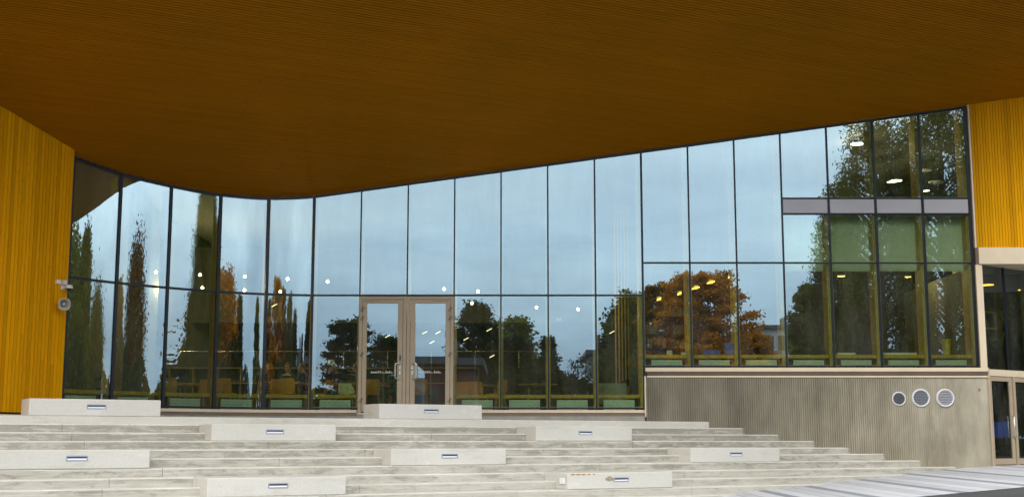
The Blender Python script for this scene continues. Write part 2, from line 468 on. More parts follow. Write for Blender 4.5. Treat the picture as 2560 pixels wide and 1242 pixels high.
m = M_('glass_inner_face'); t = NT(nodes_of(m)); tr = t.n('ShaderNodeBsdfTransparent'); tr.inputs[0].default_value = (0.95, 0.98, 0.93, 1); t.out(tr.outputs[0]); MAT['glass_inner_face'] = m
GL = [MAT['coated_glass'], MAT['glass_inner_face']]
GC = [MAT['curved_glass'], MAT['glass_inner_face']]
GE = [MAT['entrance_glass'], MAT['glass_inner_face']]

def leafmat(name, stops):
    m = M_(name); t = NT(nodes_of(m))
    a = t.noise(t.pos(), 0.5, 4, 0.6); b = t.noise(t.pos(), 5.0, 2, 0.5)
    c = t.ramp(t.math('ADD', t.math('MULTIPLY', a, 0.65), t.math('MULTIPLY', b, 0.35)), stops)
    d = t.n('ShaderNodeBsdfDiffuse'); t.l(c, d.inputs[0])
    tl = t.n('ShaderNodeBsdfTranslucent'); t.l(c, tl.inputs[0])
    mx = t.n('ShaderNodeMixShader'); mx.inputs[0].default_value = 0.3
    t.l(d.outputs[0], mx.inputs[1]); t.l(tl.outputs[0], mx.inputs[2]); t.out(mx.outputs[0]); MAT[name] = m
leafmat('leaf_green', [(0.35, (0.035, 0.043, 0.008)), (0.5, (0.10, 0.115, 0.018)), (0.66, (0.20, 0.205, 0.035))])
leafmat('leaf_dark', [(0.35, (0.010, 0.018, 0.008)), (0.5, (0.02, 0.034, 0.013)), (0.66, (0.04, 0.055, 0.02))])
leafmat('leaf_autumn', [(0.33, (0.10, 0.075, 0.010)), (0.42, (0.30, 0.125, 0.010)), (0.52, (0.52, 0.185, 0.010)), (0.68, (0.62, 0.30, 0.015))])
leafmat('leaf_russet', [(0.36, (0.07, 0.045, 0.012)), (0.5, (0.18, 0.075, 0.014)), (0.66, (0.28, 0.13, 0.018))])
leafmat('leaf_olive', [(0.35, (0.06, 0.065, 0.012)), (0.5, (0.11, 0.115, 0.02)), (0.66, (0.18, 0.155, 0.025))])

# ============================================================ THE SETTING
# ground: falls gently from the entrance door towards the left, and levels out
def gz(X, Y):
    x = max(-16.0, min(12.0, X)); y = max(14.0, min(33.0, Y))
    return -0.62 + 0.060 * (x - 12.0) + 0.010 * (y - 32.4)
def ground_sheet():
    m = M_('asphalt'); t = NT(nodes_of(m))
    n = t.noise(t.pos(), 60, 4, 0.7); b = t.noise(t.pos(), 0.6, 4, 0.6)
    c = t.ramp(n, [(0.3, (0.035, 0.036, 0.038)), (0.7, (0.085, 0.085, 0.088))])
    c = t.mixc(1.0, c, t.ramp(b, [(0.3, 0.75), (0.7, 1.2)]), 'MULTIPLY')
    t.bsdf(c, 0.8, 0, t.bump(n, 0.4, 0.01), 0.4); MAT['asphalt'] = m
    xs = [-900, -300, -120, -60, -40] + [-30 + 2 * i for i in range(31)] + [40, 60, 120, 300, 900]
    ys = [-900, -300, -150, -80, -40, -20, 0, 8] + [14 + 1.0 * i for i in range(20)] + [40, 60, 120, 300, 900]
    b = MB(); nx = len(xs)
    for y in ys:
        for x in xs: b.v.append((x, y, gz(x, y)))
    for j in range(len(ys) - 1):
        for i in range(nx - 1):
            b.f.append((j * nx + i, j * nx + i + 1, (j + 1) * nx + i + 1, (j + 1) * nx + i)); b.m.append(0)
    tag(b.build('ground', m), kind='structure')
ground_sheet()

# striped plaza paving at the lower right, strips laid one by one
def paving():
    root = empty('pavement', (12, 28, gz(12, 28)), kind='structure')
    # a diagonal joint of the photo gives the run of the strips
    def G(px, py):
        r = ray(px, py); lo, hi = 5.0, 60.0
        for _ in range(40):
            m_ = (lo + hi) / 2; p = r * (m_ / r.y)
            if p.z > gz(p.x, p.y): lo = m_
            else: hi = m_
        return p
    a = G(2119, 1206); b = G(2347, 1233); c = G(2340, 1177); e = G(2560, 1199)
    dr = ((b - a).normalized() + (e - c).normalized()); dr.z = 0; dr.normalize()
    nr = Vector((-dr.y, dr.x, 0))
    if nr.y < 0: nr = -nr
    e1 = G(2300, 1241); e2 = G(2560, 1217)
    ed = (e2 - e1); ed.z = 0; ed.normalize(); en = Vector((-ed.y, ed.x, 0))
    if en.y < 0: en = -en
    mats = []
    for nm, cl in (('paving_white', (0.55, 0.56, 0.58)), ('paving_pale', (0.47, 0.48, 0.50)), ('paving_grey', (0.25, 0.265, 0.30))):
        simple(nm, cl, 0.8, 0, 0.06, 3.0, 0.2); mats.append(MAT[nm])
    o = Vector((a.x, a.y, 0)); r2 = random.Random(3)
    s = -9.0; n = 0
    pat = [0, 1, 0, 2, 1, 0, 1, 0, 2, 0, 1, 1, 2, 0]
    while s < 16.0:
        k = pat[n % len(pat)]
        wd = {0: 0.36, 1: 0.30, 2: 0.19}[k]
        mb = MB(); L0 = -16.0
        # clip: strip runs from beneath the stairs to the asphalt edge
        q0 = o + nr * s; q1 = o + nr * (s + wd - 0.012)
        ends = []
        for q in (q0, q1):
            dn = dr.dot(en); tt = ((Vector((e1.x, e1.y, 0)) - q).dot(en)) / dn
            ends.append(tt)
        if dr.dot(en) < 0:
            sa, sb = -14.0, None
        else:
            sa, sb = None, 26.0
        def pt(q, tt):
            p = q + dr * tt; return (p.x, p.y, gz(p.x, p.y) + 0.006)
        N = 12
        for i in range(N):
            f0, f1 = i / N, (i + 1) / N
            if sa is not None:
                t00 = sa + (max(ends[0], sa + .01) - sa) * f0; t01 = sa + (max(ends[0], sa + .01) - sa) * f1
                t10 = sa + (max(ends[1], sa + .01) - sa) * f0; t11 = sa + (max(ends[1], sa + .01) - sa) * f1
            else:
                t00 = min(ends[0], sb - .01) + (sb - min(ends[0], sb - .01)) * f0; t01 = min(ends[0], sb - .01) + (sb - min(ends[0], sb - .01)) * f1
                t10 = min(ends[1], sb - .01) + (sb - min(ends[1], sb - .01)) * f0; t11 = min(ends[1], sb - .01) + (sb - min(ends[1], sb - .01)) * f1
            mb.poly([pt(q0, t00), pt(q0, t01), pt(q1, t11), pt(q1, t10)])
        if pt(q0, 0)[1] < 60:
            so = mb.build('paving_strip', mats[k]); so.parent = root; so.matrix_parent_inverse = Matrix.Translation(-root.location)
        s += wd; n += 1
paving()

# ------------------------------------------------------------ stairs
XK = [4.99 + 0.872 * k for k in range(18)]
UK = [TS * x / NS for x in XK]
def UU(k): return UK[k] if k >= 0 else UK[0] + k * (UK[1] - UK[0])
RISE = 0.1583
def ZK(k): return 0.481 - RISE * k
def stairs():
    root = empty('staircase', (0, 26, -1.5), 'wide pale weathered concrete stairs rising to the glass front', 'stairs')
    inv = Matrix.Translation(-root.location)
    for k in range(0, 17):
        b = MB(); u1 = UU(k); u0 = UU(k - 1) - 0.04 if k else -3.0
        z = ZK(k)
        if k == 0:
            # landing: one sheet reaching the foot of the facade
            xs = [-13.5 + 0.5 * i for i in range(38)]
            pts = []
            for X in xs:
                yl = D - (TS * 0 + (XK[0] - X) * TS)      # front line
                yf = F_of(X) + 0.35
                pts.append((X, yl, yf))
            for (x0, a0, f0), (x1, a1, f1) in zip(pts, pts[1:]):
                if a1 > D: 
                    x1 = XK[0]; a1 = D
                zb = z - 1.0
                b.poly([(x0, a0 + .015, z), (x1, a1 + .015, z), (x1, max(f1, a1 + .02), z), (x0, max(f0, a0 + .02), z)])
                b.poly([(x0, a0 + .015, z), (x0, a0, z - .012), (x1, a1, z - .012), (x1, a1 + .015, z)])
                b.poly([(x0, a0, z - .012), (x0, a0, zb), (x1, a1, zb), (x1, a1, z - .012)])
                if x1 == XK[0]: break
            o = b.build('landing', MAT['landing_concrete'], root)
        else:
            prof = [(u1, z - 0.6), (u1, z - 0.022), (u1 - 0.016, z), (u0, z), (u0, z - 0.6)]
            L = [uv2p(u, -19.0, zz_) for u, zz_ in prof]
            # cast in lengths, joints between them
            r2 = random.Random(40 + k)
            cuts = [-19.0]
            while cuts[-1] < u1 / TS - 2.5: cuts.append(cuts[-1] + r2.uniform(3.2, 5.2))
            cuts = [c for c in cuts if c < u0 / TS - 0.6]
            for ci, c0 in enumerate(cuts):
                last = ci == len(cuts) - 1
                b2 = MB(); dz = r2.uniform(-0.003, 0.003); du = r2.uniform(-0.005, 0.005)
                A = [uv2p(u + (du if i < 3 else 0), c0 + 0.003, zz_ + dz) for i, (u, zz_) in enumerate(prof)]
                if last: Bq = [uv2p(u + (du if i < 3 else 0), u / TS + 0.04, zz_ + dz) for i, (u, zz_) in enumerate(prof)]
                else: Bq = [uv2p(u + (du if i < 3 else 0), cuts[ci + 1] - 0.003, zz_ + dz) for i, (u, zz_) in enumerate(prof)]
                n = len(prof)
                for i in range(n):
                    j = (i + 1) % n
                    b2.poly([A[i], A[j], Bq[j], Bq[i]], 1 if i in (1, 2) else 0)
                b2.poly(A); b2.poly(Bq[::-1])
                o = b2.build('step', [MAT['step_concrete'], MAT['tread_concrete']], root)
                o.matrix_parent_inverse = inv
            continue
        o.matrix_parent_inverse = inv
stairs()

# ------------------------------------------------------------ seating blocks
def seat_block(px0, px1, pym, k, slot, label, extra=None):
    u1 = UU(k); u0 = UU(k - 2)
    v0 = v_at(px0, pym, u1); v1 = v_at(px1, pym, u1)
    z0, z1 = ZK(k) - 0.004, ZK(k - 2) + 0.006
    c = uv2p((u0 + u1) / 2, (v0 + v1) / 2, z0)
    root = empty('concrete_bench', c, label, 'concrete bench', 'concrete bench blocks on the stairs', rz=ROT_ST)
    # local frame: x along v, y = away from camera (-u)
    hv = (v1 - v0) / 2; hu = (u1 - u0) / 2; H = z1 - z0
    b = MB(); b.box(-hv, hv, -hu - 0.006, hu + 0.01, 0, H)
    b.build('block', MAT['block_concrete'], root, bevel=0.018)
    sv = v_at(slot, pym, u1) - (v0 + v1) / 2
    y = -hu - 0.006; zc = H * 0.56
    W_, H_ = 0.18, 0.042
    b = MB()
    b.box(sv - W_, sv + W_, y - 0.008, y + 0.02, zc + H_ - 0.016, zc + H_)
    b.box(sv - W_, sv + W_, y - 0.008, y + 0.02, zc - H_, zc - H_ + 0.014)
    b.box(sv - W_, sv - W_ + 0.016, y - 0.008, y + 0.02, zc - H_ + 0.014, zc + H_ - 0.016)
    b.box(sv + W_ - 0.016, sv + W_, y - 0.008, y + 0.02, zc - H_ + 0.014, zc + H_ - 0.016)
    fr = b.build('step_light', MAT['slot_frame'], root)
    b = MB(); b.box(sv - W_ + 0.016, sv + W_ - 0.016, y - 0.002, y + 0.01, zc - 0.002, zc + H_ - 0.016)
    b.build('slot', MAT['slot_dark'], fr)
    b = MB(); b.hexa([(sv - W_ + .016, y - .006, zc - H_ + .014), (sv + W_ - .016, y - .006, zc - H_ + .014), (sv + W_ - .016, y + .01, zc - H_ + .014), (sv - W_ + .016, y + .01, zc - H_ + .014),
                      (sv - W_ + .016, y - .002, zc - .002), (sv + W_ - .016, y - .002, zc - .002), (sv + W_ - .016, y + .01, zc - .002), (sv - W_ + .016, y + .01, zc - .002)])
    b.build('lens', MAT['lens_pale'], fr)
    if extra: extra(root, hv, hu, H, sv, zc)
simple('slot_frame', (0.33, 0.37, 0.45), 0.4, 0.4, 0.05, 3.0)
simple('slot_dark', (0.04, 0.05, 0.09), 0.6, 0, 0.1, 3.0)
def socket_right(root, hv, hu, H, sv, zc):
    b = MB(); b.box(hv, hv + 0.03, -hu + 0.30, -hu + 0.40, H * 0.30, H * 0.62)
    b.build('socket_box', MAT['white_plastic'], root, bevel=0.006)
def ragged(n, cx, cz, rx, rz, y0, y1, seed, mat, name, root):
    r2 = random.Random(seed); b = MB(); ring = []
    for i in range(n):
        a = 2 * pi * i / n; q = r2.uniform(0.72, 1.12)
        ring.append((cx + rx * cos(a) * q, cz + rz * sin(a) * q))
    for i in range(n):
        (xa, za), (xb, zb) = ring[i], ring[(i + 1) % n]
        b.poly([(xa, y0, za), (xb, y0, zb), (cx, y0, cz)])
        b.poly([(xa, y0, za), (xa, y1, za), (xb, y1, zb), (xb, y0, zb)])
    b.build(name, mat, root)
def chipped(root, hv, hu, H, sv, zc):
    b = MB(); b.box(-hv - 0.03, -hv, -hu + 0.10, -hu + 0.26, H * 0.34, H * 0.68)
    b.build('socket_box', MAT['white_plastic'], root, bevel=0.006)
    ragged(17, sv - 0.30, zc + 0.015, 0.085, 0.052, -hu - 0.0085, -hu, 5, MAT['rough_patch'], 'mortar_patch', root)
    ragged(13, sv - 0.225, zc + 0.01, 0.05, 0.036, -hu - 0.0095, -hu, 8, MAT['rough_patch'], 'mortar_patch', root)
    for i, (xx, ln) in enumerate(((-hv + .12, .06), (-hv + .25, .07), (-hv + .37, .06), (-hv + .5, .05), (-hv + .62, .03))):
        ragged(9, xx, H - 0.033, ln, 0.014, -hu - 0.0085, -hu, 20 + i, MAT['rust'], 'rust_stain', root)
BL = [
 (72, 402, 1018, 0, 241, 'long pale concrete bench on the landing against the left timber wall', None),
 (948, 1205, 1029, 0, 1078, 'pale concrete bench on the landing right in front of the glass doors', None),
 (529, 840, 1080, 3, 687, 'pale concrete bench one tier down, below and left of the glass doors', None),
 (1340, 1580, 1084, 3, 1463, 'pale concrete bench one tier down, nearest the ribbed concrete wall corner', None),
 (-30, 375, 1147, 6, 192, 'pale concrete bench cut off by the left edge of the photograph', socket_right),
 (978, 1265, 1143, 6, 1124, 'pale concrete bench in the middle of the second tier from below', None),
 (1727, 1949, 1138, 6, 1840, 'rightmost pale concrete bench, before the ribbed wall', None),
 (518, 865, 1216, 9, 695, 'lowest left pale concrete bench at the bottom edge of the photograph', None),
 (1419, 1681, 1205, 9, 1553, 'pale concrete bench with a chipped mortar patch and rust stain by its slot', chipped),
]
for bdef in BL: seat_block(*bdef)

# ------------------------------------------------------------ ribbed wall
def ribbed_wall():
    x0, x1, zb, zt = 3.375, 11.985, -1.9, 1.585
    root = empty('ribbed_wall', (7.7, D, -0.7), 'long board-ribbed grey concrete wall under the right-hand windows', 'wall')
    b = MB(); pitch = 0.0555; n = int((x1 - x0) / pitch); prof = []
    for i in range(n + 1):
        xs_ = x0 + i * pitch
        a = 0.030 * max(0.08, min(1.0, (11.9 - xs_) / 3.2))
        a *= 0.92 + 0.16 * rnd.random()
        for fx, fy in ((0.0, 0), (0.14, 1), (0.66, 1), (0.80, 0)):
            xx = xs_ + fx * pitch
            if xx <= x1: prof.append((xx, D - 0.012 - a * fy))
    prof.append((x1, D - 0.013))
    for (xa, ya), (xb, yb) in zip(prof, prof[1:]):
        b.poly([(xa, ya, zb), (xb, yb, zb), (xb, yb, zt), (xa, ya, zt)])
    b.poly([(x0, D - .012, zb), (x0, D - .012, zt), (x0, D + .3, zt), (x0, D + .3, zb)])
    b.poly([(x1, D - .013, zb), (x1, D - .013, zt), (x1, D + .3, zt), (x1, D + .3, zb)])
    b.poly([(x0, D + .3, zb), (x0, D + .3, zt), (x1, D + .3, zt), (x1, D + .3, zb)])
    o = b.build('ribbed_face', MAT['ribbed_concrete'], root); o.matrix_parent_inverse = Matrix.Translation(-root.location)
    # metal capping with a splayed underside
    b = MB(); xa, xb = 3.36, 11.98
    b.box(xa, xb, D - 0.115, D + 0.02, 1.735, 1.828)
    o = b.build('sill_flashing', MAT['champagne_metal'], root); o.matrix_parent_inverse = Matrix.Translation(-root.location)
    b = MB()
    b.hexa([(xa + .06, D - 0.045, 1.63), (xb, D - 0.045, 1.63), (xb, D + .01, 1.63), (xa + .06, D + .01, 1.63),
            (xa, D - 0.112, 1.732), (xb, D - 0.112, 1.732), (xb, D + .01, 1.732), (xa, D + .01, 1.732)])
    o = b.build('splayed_flashing', MAT['brown_metal'], root); o.matrix_parent_inverse = Matrix.Translation(-root.location)
    b = MB(); b.box(xa + .04, xb, D - 0.058, D + .01, 1.588, 1.627)
    o = b.build('drip_edge', MAT['champagne_metal'], root); o.matrix_parent_inverse = Matrix.Translation(-root.location)
    b = MB(); b.box(3.335, 3.37, D - 0.06, D + .01, 0.60, 1.62)
    o = b.build('corner_trim', MAT['champagne_metal'], root); o.matrix_parent_inverse = Matrix.Translation(-root.location)
    p = Pd(2449, 973, D - .03); b = MB(); b.box(p.x - .015, p.x + .015, p.y - .012, p.y + .01, p.z - .025, p.z + .03)
    o = b.build('red_mark', MAT['red_paint'], root); o.matrix_parent_inverse = Matrix.Translation(-root.location)
ribbed_wall()

def vent(px, py, rpx, mat, ns, label):
    p = Pd(px, py, D - 0.035); R = rpx / 98.5
    root = empty('vent_grille', (p.x, p.y, p.z), label, 'vent', 'round vents in the ribbed wall')
    b = MB(); b.lathe([(R * .80, 0.02), (R * .82, -0.022), (R * .90, -0.034), (R, -0.02), (R * 1.01, 0.035)], (0, 0, 0), 32, 'y')
    b.build('ring', MAT['grille_ring'], root, smooth=True)
    b = MB(); b.lathe([(0.001, 0.018), (R * .82, 0.018)], (0, 0, 0), 32, 'y'); b.build('backplate', MAT['black_plastic'], root)
    for i in range(ns):
        z = -R * .80 + (i + .5) * 1.6 * R / ns; hw = sqrt(max(0.0, (R * .81) ** 2 - z * z)); h = 1.6 * R / ns * .66
        if hw < 0.02: continue
        b = MB(); b.hexa([(-hw, -.018, z - h * .6), (hw, -.018, z - h * .6), (hw, -.010, z - h * .6), (-hw, -.010, z - h * .6),
                          (-hw, .004, z + h * .5), (hw, .004, z + h * .5), (hw, .012, z + h * .5), (-hw, .012, z + h * .5)])
        b.build('louvre', mat, root)
vent(2247, 996, 17.5, MAT['grille_dark_grey'], 13, 'smallest and leftmost of the three round vents, fine dark louvres')
vent(2302, 994, 22.5, MAT['grille_dark_grey'], 9, 'middle round vent with white ring and dark grey louvres')
vent(2363, 994, 22.5, MAT['grille_grey'], 9, 'rightmost round vent with white ring and lilac grey louvres')

# ------------------------------------------------------------ glass front
def adopt(o, root): o.parent = root; o.matrix_parent_inverse = Matrix.Translation(-root.location); return o

facade = empty('glass_facade', (-1, D, 0.6), 'tall glass curtain wall with black mullions curving forward at its left', 'glass wall')
ZB, ZT = 0.795, 3.667
MX = [-5.08, -3.875, -2.672, -1.475, -0.282, 0.92, 2.13, 3.335, 4.545, 5.745, 6.945, 8.148, 9.355, 10.565, 11.775]
MW = [0.055, 0.030, 0.030, 0.030, 0.030, 0.032, 0.036, 0.050, 0.040, 0.040, 0.044, 0.052, 0.056, 0.060, 0.064]
def add(b, name, mat, smooth=False, bevel=0.0): return adopt(b.build(name, mat, None, smooth, bevel), facade)
def pane_flat(xa, xb, za, zb0, zb1, gl=GL, y=None, sub=0.0):
    """flat pane with possibly raking head (zb0 at xa, zb1 at xb)"""
    y = D if y is None else y
    b = MB(); t_ = 0.028
    tilt = rnd.uniform(-0.003, 0.003); tl = rnd.uniform(-0.004, 0.004)   # glazing is never perfectly true
    p = [(xa, y + tilt, za), (xb, y - tilt, za), (xb, y - tilt + t_, za), (xa, y + tilt + t_, za),
         (xa, y + tilt + tl, zb0), (xb, y - tilt + tl, zb1), (xb, y - tilt + t_ + tl, zb1), (xa, y + tilt + t_ + tl, zb0)]
    b.hexa(p, 0, [1, 1, 0, 1, 1, 1])
    o = add(b, 'glass_pane', gl)
    b = MB(); w_ = .014; ya, yb = y + t_ + .004, y + t_ + .012
    b.box(xa + .004, xa + w_, ya, yb, za + .004, zb0 - .004); b.box(xb - w_, xb - .004, ya, yb, za + .004, zb1 - .004)
    b.box(xa + w_, xb - w_, ya, yb, za + .004, za + w_)
    b.hexa([(xa + w_, ya, zb0 - w_), (xb - w_, ya, zb1 - w_), (xb - w_, yb, zb1 - w_), (xa + w_, yb, zb0 - w_),
            (xa + w_, ya, zb0 - .004), (xb - w_, ya, zb1 - .004), (xb - w_, yb, zb1 - .004), (xa + w_, yb, zb0 - .004)])
    sp_ = b.build('edge_spacer', MAT['white_plastic']); sp_.parent = o
    return o
def zhead(X): return zs(X, D) - 0.03
for i, X in enumerate(MX):
    wv = MW[i]; b = MB(); zb = ZB - .02 if X < 3.4 else 1.832
    if i in (1, 2, 3):      # doors stand beneath: mullion only above the transom
        zb = ZT
    b.box(X - wv / 2, X + wv / 2, D - 0.016, D + 0.06, zb, zhead(X) + .01)
    add(b, 'mullion', MAT['mullion_black'])
# timber posts behind every mullion
for i, X in enumerate(MX):
    zb = 0.80 if X < 3.4 else 1.84
    if i in (2,): zb = ZT + .05
    b = MB(); b.box(X - (.10 if i >= 7 else .06), X + (.05 if i >= 7 else .06), D + 0.075, D + (.56 if i >= 7 else .38), zb, zhead(X) - .02)
    add(b, 'timber_post', MAT['glulam'])
def rail(xa, xb, z, h=0.036, y0=-0.012):
    b = MB(); b.box(xa, xb, D + y0, D + .055, z - h / 2, z + h / 2); add(b, 'transom', MAT['mullion_black'])
for i in range(len(MX) - 1):
    xa = MX[i] + MW[i] / 2 + .004; xb = MX[i + 1] - MW[i + 1] / 2 - .004
    right = i >= 7; four = i >= 10
    zh0, zh1 = zhead(xa) - .045, zhead(xb) - .045
    b = MB(); b.hexa([(xa, D - .014, zh0), (xb, D - .014, zh1), (xb, D + .05, zh1), (xa, D + .05, zh0),
                      (xa, D - .014, zh0 + .06), (xb, D - .014, zh1 + .06), (xb, D + .05, zh1 + .06), (xa, D + .05, zh0 + .06)])
    add(b, 'head_rail', MAT['mullion_black'])
    if not right:
        rail(xa, xb, ZT)
        pane_flat(xa, xb, ZT + .026, zh0, zh1)
        if i not in (1, 2):
            rail(xa, xb, ZB + .02)
            pane_flat(xa, xb, ZB + .045, ZT - .026, ZT - .026)
    elif not four:
        rail(xa, xb, 1.862); rail(xa, xb, 4.50)
        pane_flat(xa, xb, 1.888, 4.474, 4.474)
        pane_flat(xa, xb, 4.526, zh0, zh1)
    else:
        for z in (1.862, 4.50, 5.765, 6.175): rail(xa, xb, z)
        pane_flat(xa, xb, 1.888, 4.474, 4.474)
        pane_flat(xa, xb, 4.526, 5.74, 5.74)
        b = MB(); b.box(xa + .004, xb - .004, D - 0.004, D + .03, 5.792, 6.149)
        add(b, 'spandrel_panel', MAT['spandrel_grey'])
        pane_flat(xa, xb, 6.2, zh0, zh1)
# foot of the long front: metal sill, brown recess, grey upstand
def foot(xa, xb):
    b = MB(); b.box(xa, xb, D - 0.055, D + .05, 0.703, 0.774); add(b, 'sill_flashing', MAT['champagne_metal'])
    b = MB(); b.box(xa, xb, D - 0.02, D + .05, 0.622, 0.700); add(b, 'recess_strip', MAT['brown_metal'])
    b = MB(); b.box(xa, xb, D - 0.045, D + .05, 0.470, 0.619); add(b, 'upstand', MAT['concrete_grey'])
foot(-5.08, -3.90); foot(-1.45, 3.33)
b = MB(); b.box(-3.895, -1.455, D - 0.045, D + .05, 0.470, 0.68); add(b, 'upstand', MAT['concrete_grey'])
b = MB(); x = -5.08
for k in range(22):
    xx = -4.9 + k * 0.39
    if -3.95 < xx < -1.4 or xx > 3.3: continue
    b.lathe([(0.0001, -0.004), (0.008, -0.004), (0.009, 0.001)], (xx, D - 0.056, 0.74), 8, 'y')
add(b, 'screws', MAT['brown_metal'])

# curved glass
NODE_ANG = [58, 50, 41.5, 32, 19, 5]
def spline(pts, n=8):
    out = []
    for i in range(len(pts) - 1):
        p0, p1 = Vector(pts[i]), Vector(pts[i + 1]); L = (p1 - p0).length
        m0 = Vector((cos(radians(NODE_ANG[i])), sin(radians(NODE_ANG[i])))) * L; m1 = Vector((cos(radians(NODE_ANG[i + 1])), sin(radians(NODE_ANG[i + 1])))) * L
        seg = []
        for k in range(n + 1):
            t_ = k / n
            seg.append(p0 * (2 * t_ ** 3 - 3 * t_ ** 2 + 1) + m0 * (t_ ** 3 - 2 * t_ ** 2 + t_) + p1 * (-2 * t_ ** 3 + 3 * t_ ** 2) + m1 * (t_ ** 3 - t_ ** 2))
        out.append(seg)
    return out
SEG = spline(CURVE, 10)
def offs(seg, k, dist):
    a = seg[max(k - 1, 0)]; c = seg[min(k + 1, len(seg) - 1)]
    t_ = (c - a).normalized(); n_ = Vector((t_.y, -t_.x))   # towards the camera side
    if n_.y > 0: n_ = -n_
    return seg[k] + n_ * dist
def ribbon(seg, zlo, zhi, dout, din, name, mat, mis=None, smooth=True, trim=0.0, zt_fn=None, root=facade, gap=0.0):
    """curved slab following seg; zhi may be a function of (x, y)"""
    b = MB(); pts = list(seg)
    if gap:
        a, c = pts[0], pts[-1]
        pts[0] = a + (pts[1] - a).normalized() * gap; pts[-1] = c + (pts[-2] - c).normalized() * gap
    N = len(pts); rows = []
    for k in range(N):
        o_ = offs(pts, k, dout); i_ = offs(pts, k, din)
        zt_ = zhi(pts[k].x, pts[k].y) if callable(zhi) else zhi
        rows.append(((o_.x, o_.y, zlo), (i_.x, i_.y, zlo), (i_.x, i_.y, zt_), (o_.x, o_.y, zt_)))
    i0 = len(b.v)
    for r in rows: b.v += list(r)
    for k in range(N - 1):
        for j in range(4):
            a = i0 + k * 4 + j; c = i0 + k * 4 + (j + 1) % 4
            b.f.append((a, c, c + 4, a + 4)); b.m.append(0 if j == 3 else 1)
    b.f.append((i0, i0 + 1, i0 + 2, i0 + 3)); b.m.append(1)
    e_ = i0 + (N - 1) * 4; b.f.append((e_ + 3, e_ + 2, e_ + 1, e_)); b.m.append(1)
    me = bpy.data.meshes.new(name); me.from_pydata(b.v, [], b.f)
    ml = mat if isinstance(mat, (list, tuple)) else [mat]
    for m_ in ml: me.materials.append(m_)
    if len(ml) > 1: me.polygons.foreach_set('material_index', b.m)
    import bmesh
    bm = bmesh.new(); bm.from_mesh(me); bmesh.ops.recalc_face_normals(bm, faces=bm.faces)
    for f in bm.faces: f.smooth = smooth and abs(f.normal.z) < .5
    for e in bm.edges:
        if len(e.link_faces) == 2 and e.calc_face_angle(0) > 0.6: e.smooth = False
    bm.to_mesh(me); bm.free()
    o = bpy.data.objects.new(name, me); COL.objects.link(o)
    return adopt(o, root)
top_c = lambda x, y: zs(x, y) - 0.075
top_h = lambda x, y: zs(x, y) - 0.01
for seg in SEG:
    ribbon(seg, ZB + .045, ZT - .03, 0.0, -0.028, 'glass_pane', GC, gap=0.05)
    ribbon(seg, ZT + .03, top_c, 0.0, -0.028, 'glass_pane', GC, gap=0.05)
    ribbon(seg, ZT - .027, ZT + .027, 0.03, -0.055, 'transom', MAT['mullion_black'], gap=0.05)
    ribbon(seg, ZB - .003, ZB + .043, 0.02, -0.055, 'transom', MAT['mullion_black'], gap=0.05)
    b_ = ribbon(seg, 5.0, lambda x, y: zs(x, y) + .01, 0.018, -0.05, 'head_rail', MAT['mullion_black'], gap=0.05)
    me = b_.data
    for v_ in me.vertices:
        if v_.co.z < 5.5: v_.co.z = zs(v_.co.x, v_.co.y) - 0.072
    ribbon(seg, 0.703, 0.776, 0.055, -0.05, 'sill_flashing', MAT['champagne_metal'])
    ribbon(seg, 0.622, 0.700, 0.02, -0.05, 'recess_strip', MAT['brown_metal'])
    ribbon(seg, 0.470, 0.619, 0.045, -0.05, 'upstand', MAT['concrete_grey'])
for k, p in enumerate(CURVE[:-1]):
    a = Vector(CURVE[max(k - 1, 0)]); c = Vector(CURVE[k + 1]); t_ = (c - a).normalized(); n_ = Vector((t_.y, -t_.x))
    if n_.y > 0: n_ = -n_
    P0 = Vector(p); zt_ = zs(p[0], p[1]) - .005
    b = MB(); wv = 0.036 if k else 0.03
    q = [P0 - t_ * wv + n_ * .03, P0 + t_ * wv + n_ * .03, P0 + t_ * wv - n_ * .07, P0 - t_ * wv - n_ * .07]
    b.hexa([(v_.x, v_.y, ZB - .02) for v_ in q] + [(v_.x, v_.y, zt_) for v_ in q]); add(b, 'mullion', MAT['mullion_black'])
    b = MB(); q = [P0 - t_ * .055 - n_ * .08, P0 + t_ * .055 - n_ * .08, P0 + t_ * .055 - n_ * .36, P0 - t_ * .055 - n_ * .36]
    b.hexa([(v_.x, v_.y, .80) for v_ in q] + [(v_.x, v_.y, zt_ - .1) for v_ in q]); add(b, 'timber_post', MAT['glulam'])

# ------------------------------------------------------------ window ledges and radiators inside
def radiator(c, ang, z0, rows, label):
    root = empty('radiator', (c.x, c.y, z0), label, 'radiator', 'white radiators under the window ledges', rz=ang)
    hw = 0.39; h = 0.058 if rows == 4 else 0.062
    for r in range(rows):
        b = MB(); b.box(-hw, hw, -0.03, 0.03, r * (h + .006), r * (h + .006) + h); b.build('panel', MAT['radiator_white'], root)
    b = MB()
    b.tube([(-hw - .01, 0, .03), (-hw - .12, 0, .03), (-hw - .12, 0, rows * .064 - .02)], .009, 6)
    b.tube([(-hw - .01, .02, .05), (-hw - .08, .02, .05)], .008, 6)
    for sx in (-.26, .26): b.box(sx - .012, sx + .012, -.01, .03, -.10, -.004)
    b.build('pipework', MAT['steel_bright'], root)
    return root
bay_names = ['bay left of the doors', 'first bay right of the doors', 'second bay right of the doors', 'third bay right of the doors', 'last low bay, next to the ribbed wall']
def ledge(pa, pb, z, n_, name='window_ledge'):
    b = MB(); t_ = (pb - pa).normalized()
    q = [pa + n_ * -.10, pb + n_ * -.10, pb + n_ * -.52, pa + n_ * -.52]
    b.hexa([(v_.x, v_.y, z - .085) for v_ in q] + [(v_.x, v_.y, z) for v_ in q]); add(b, name, MAT['sill_oak'])
bi = 0
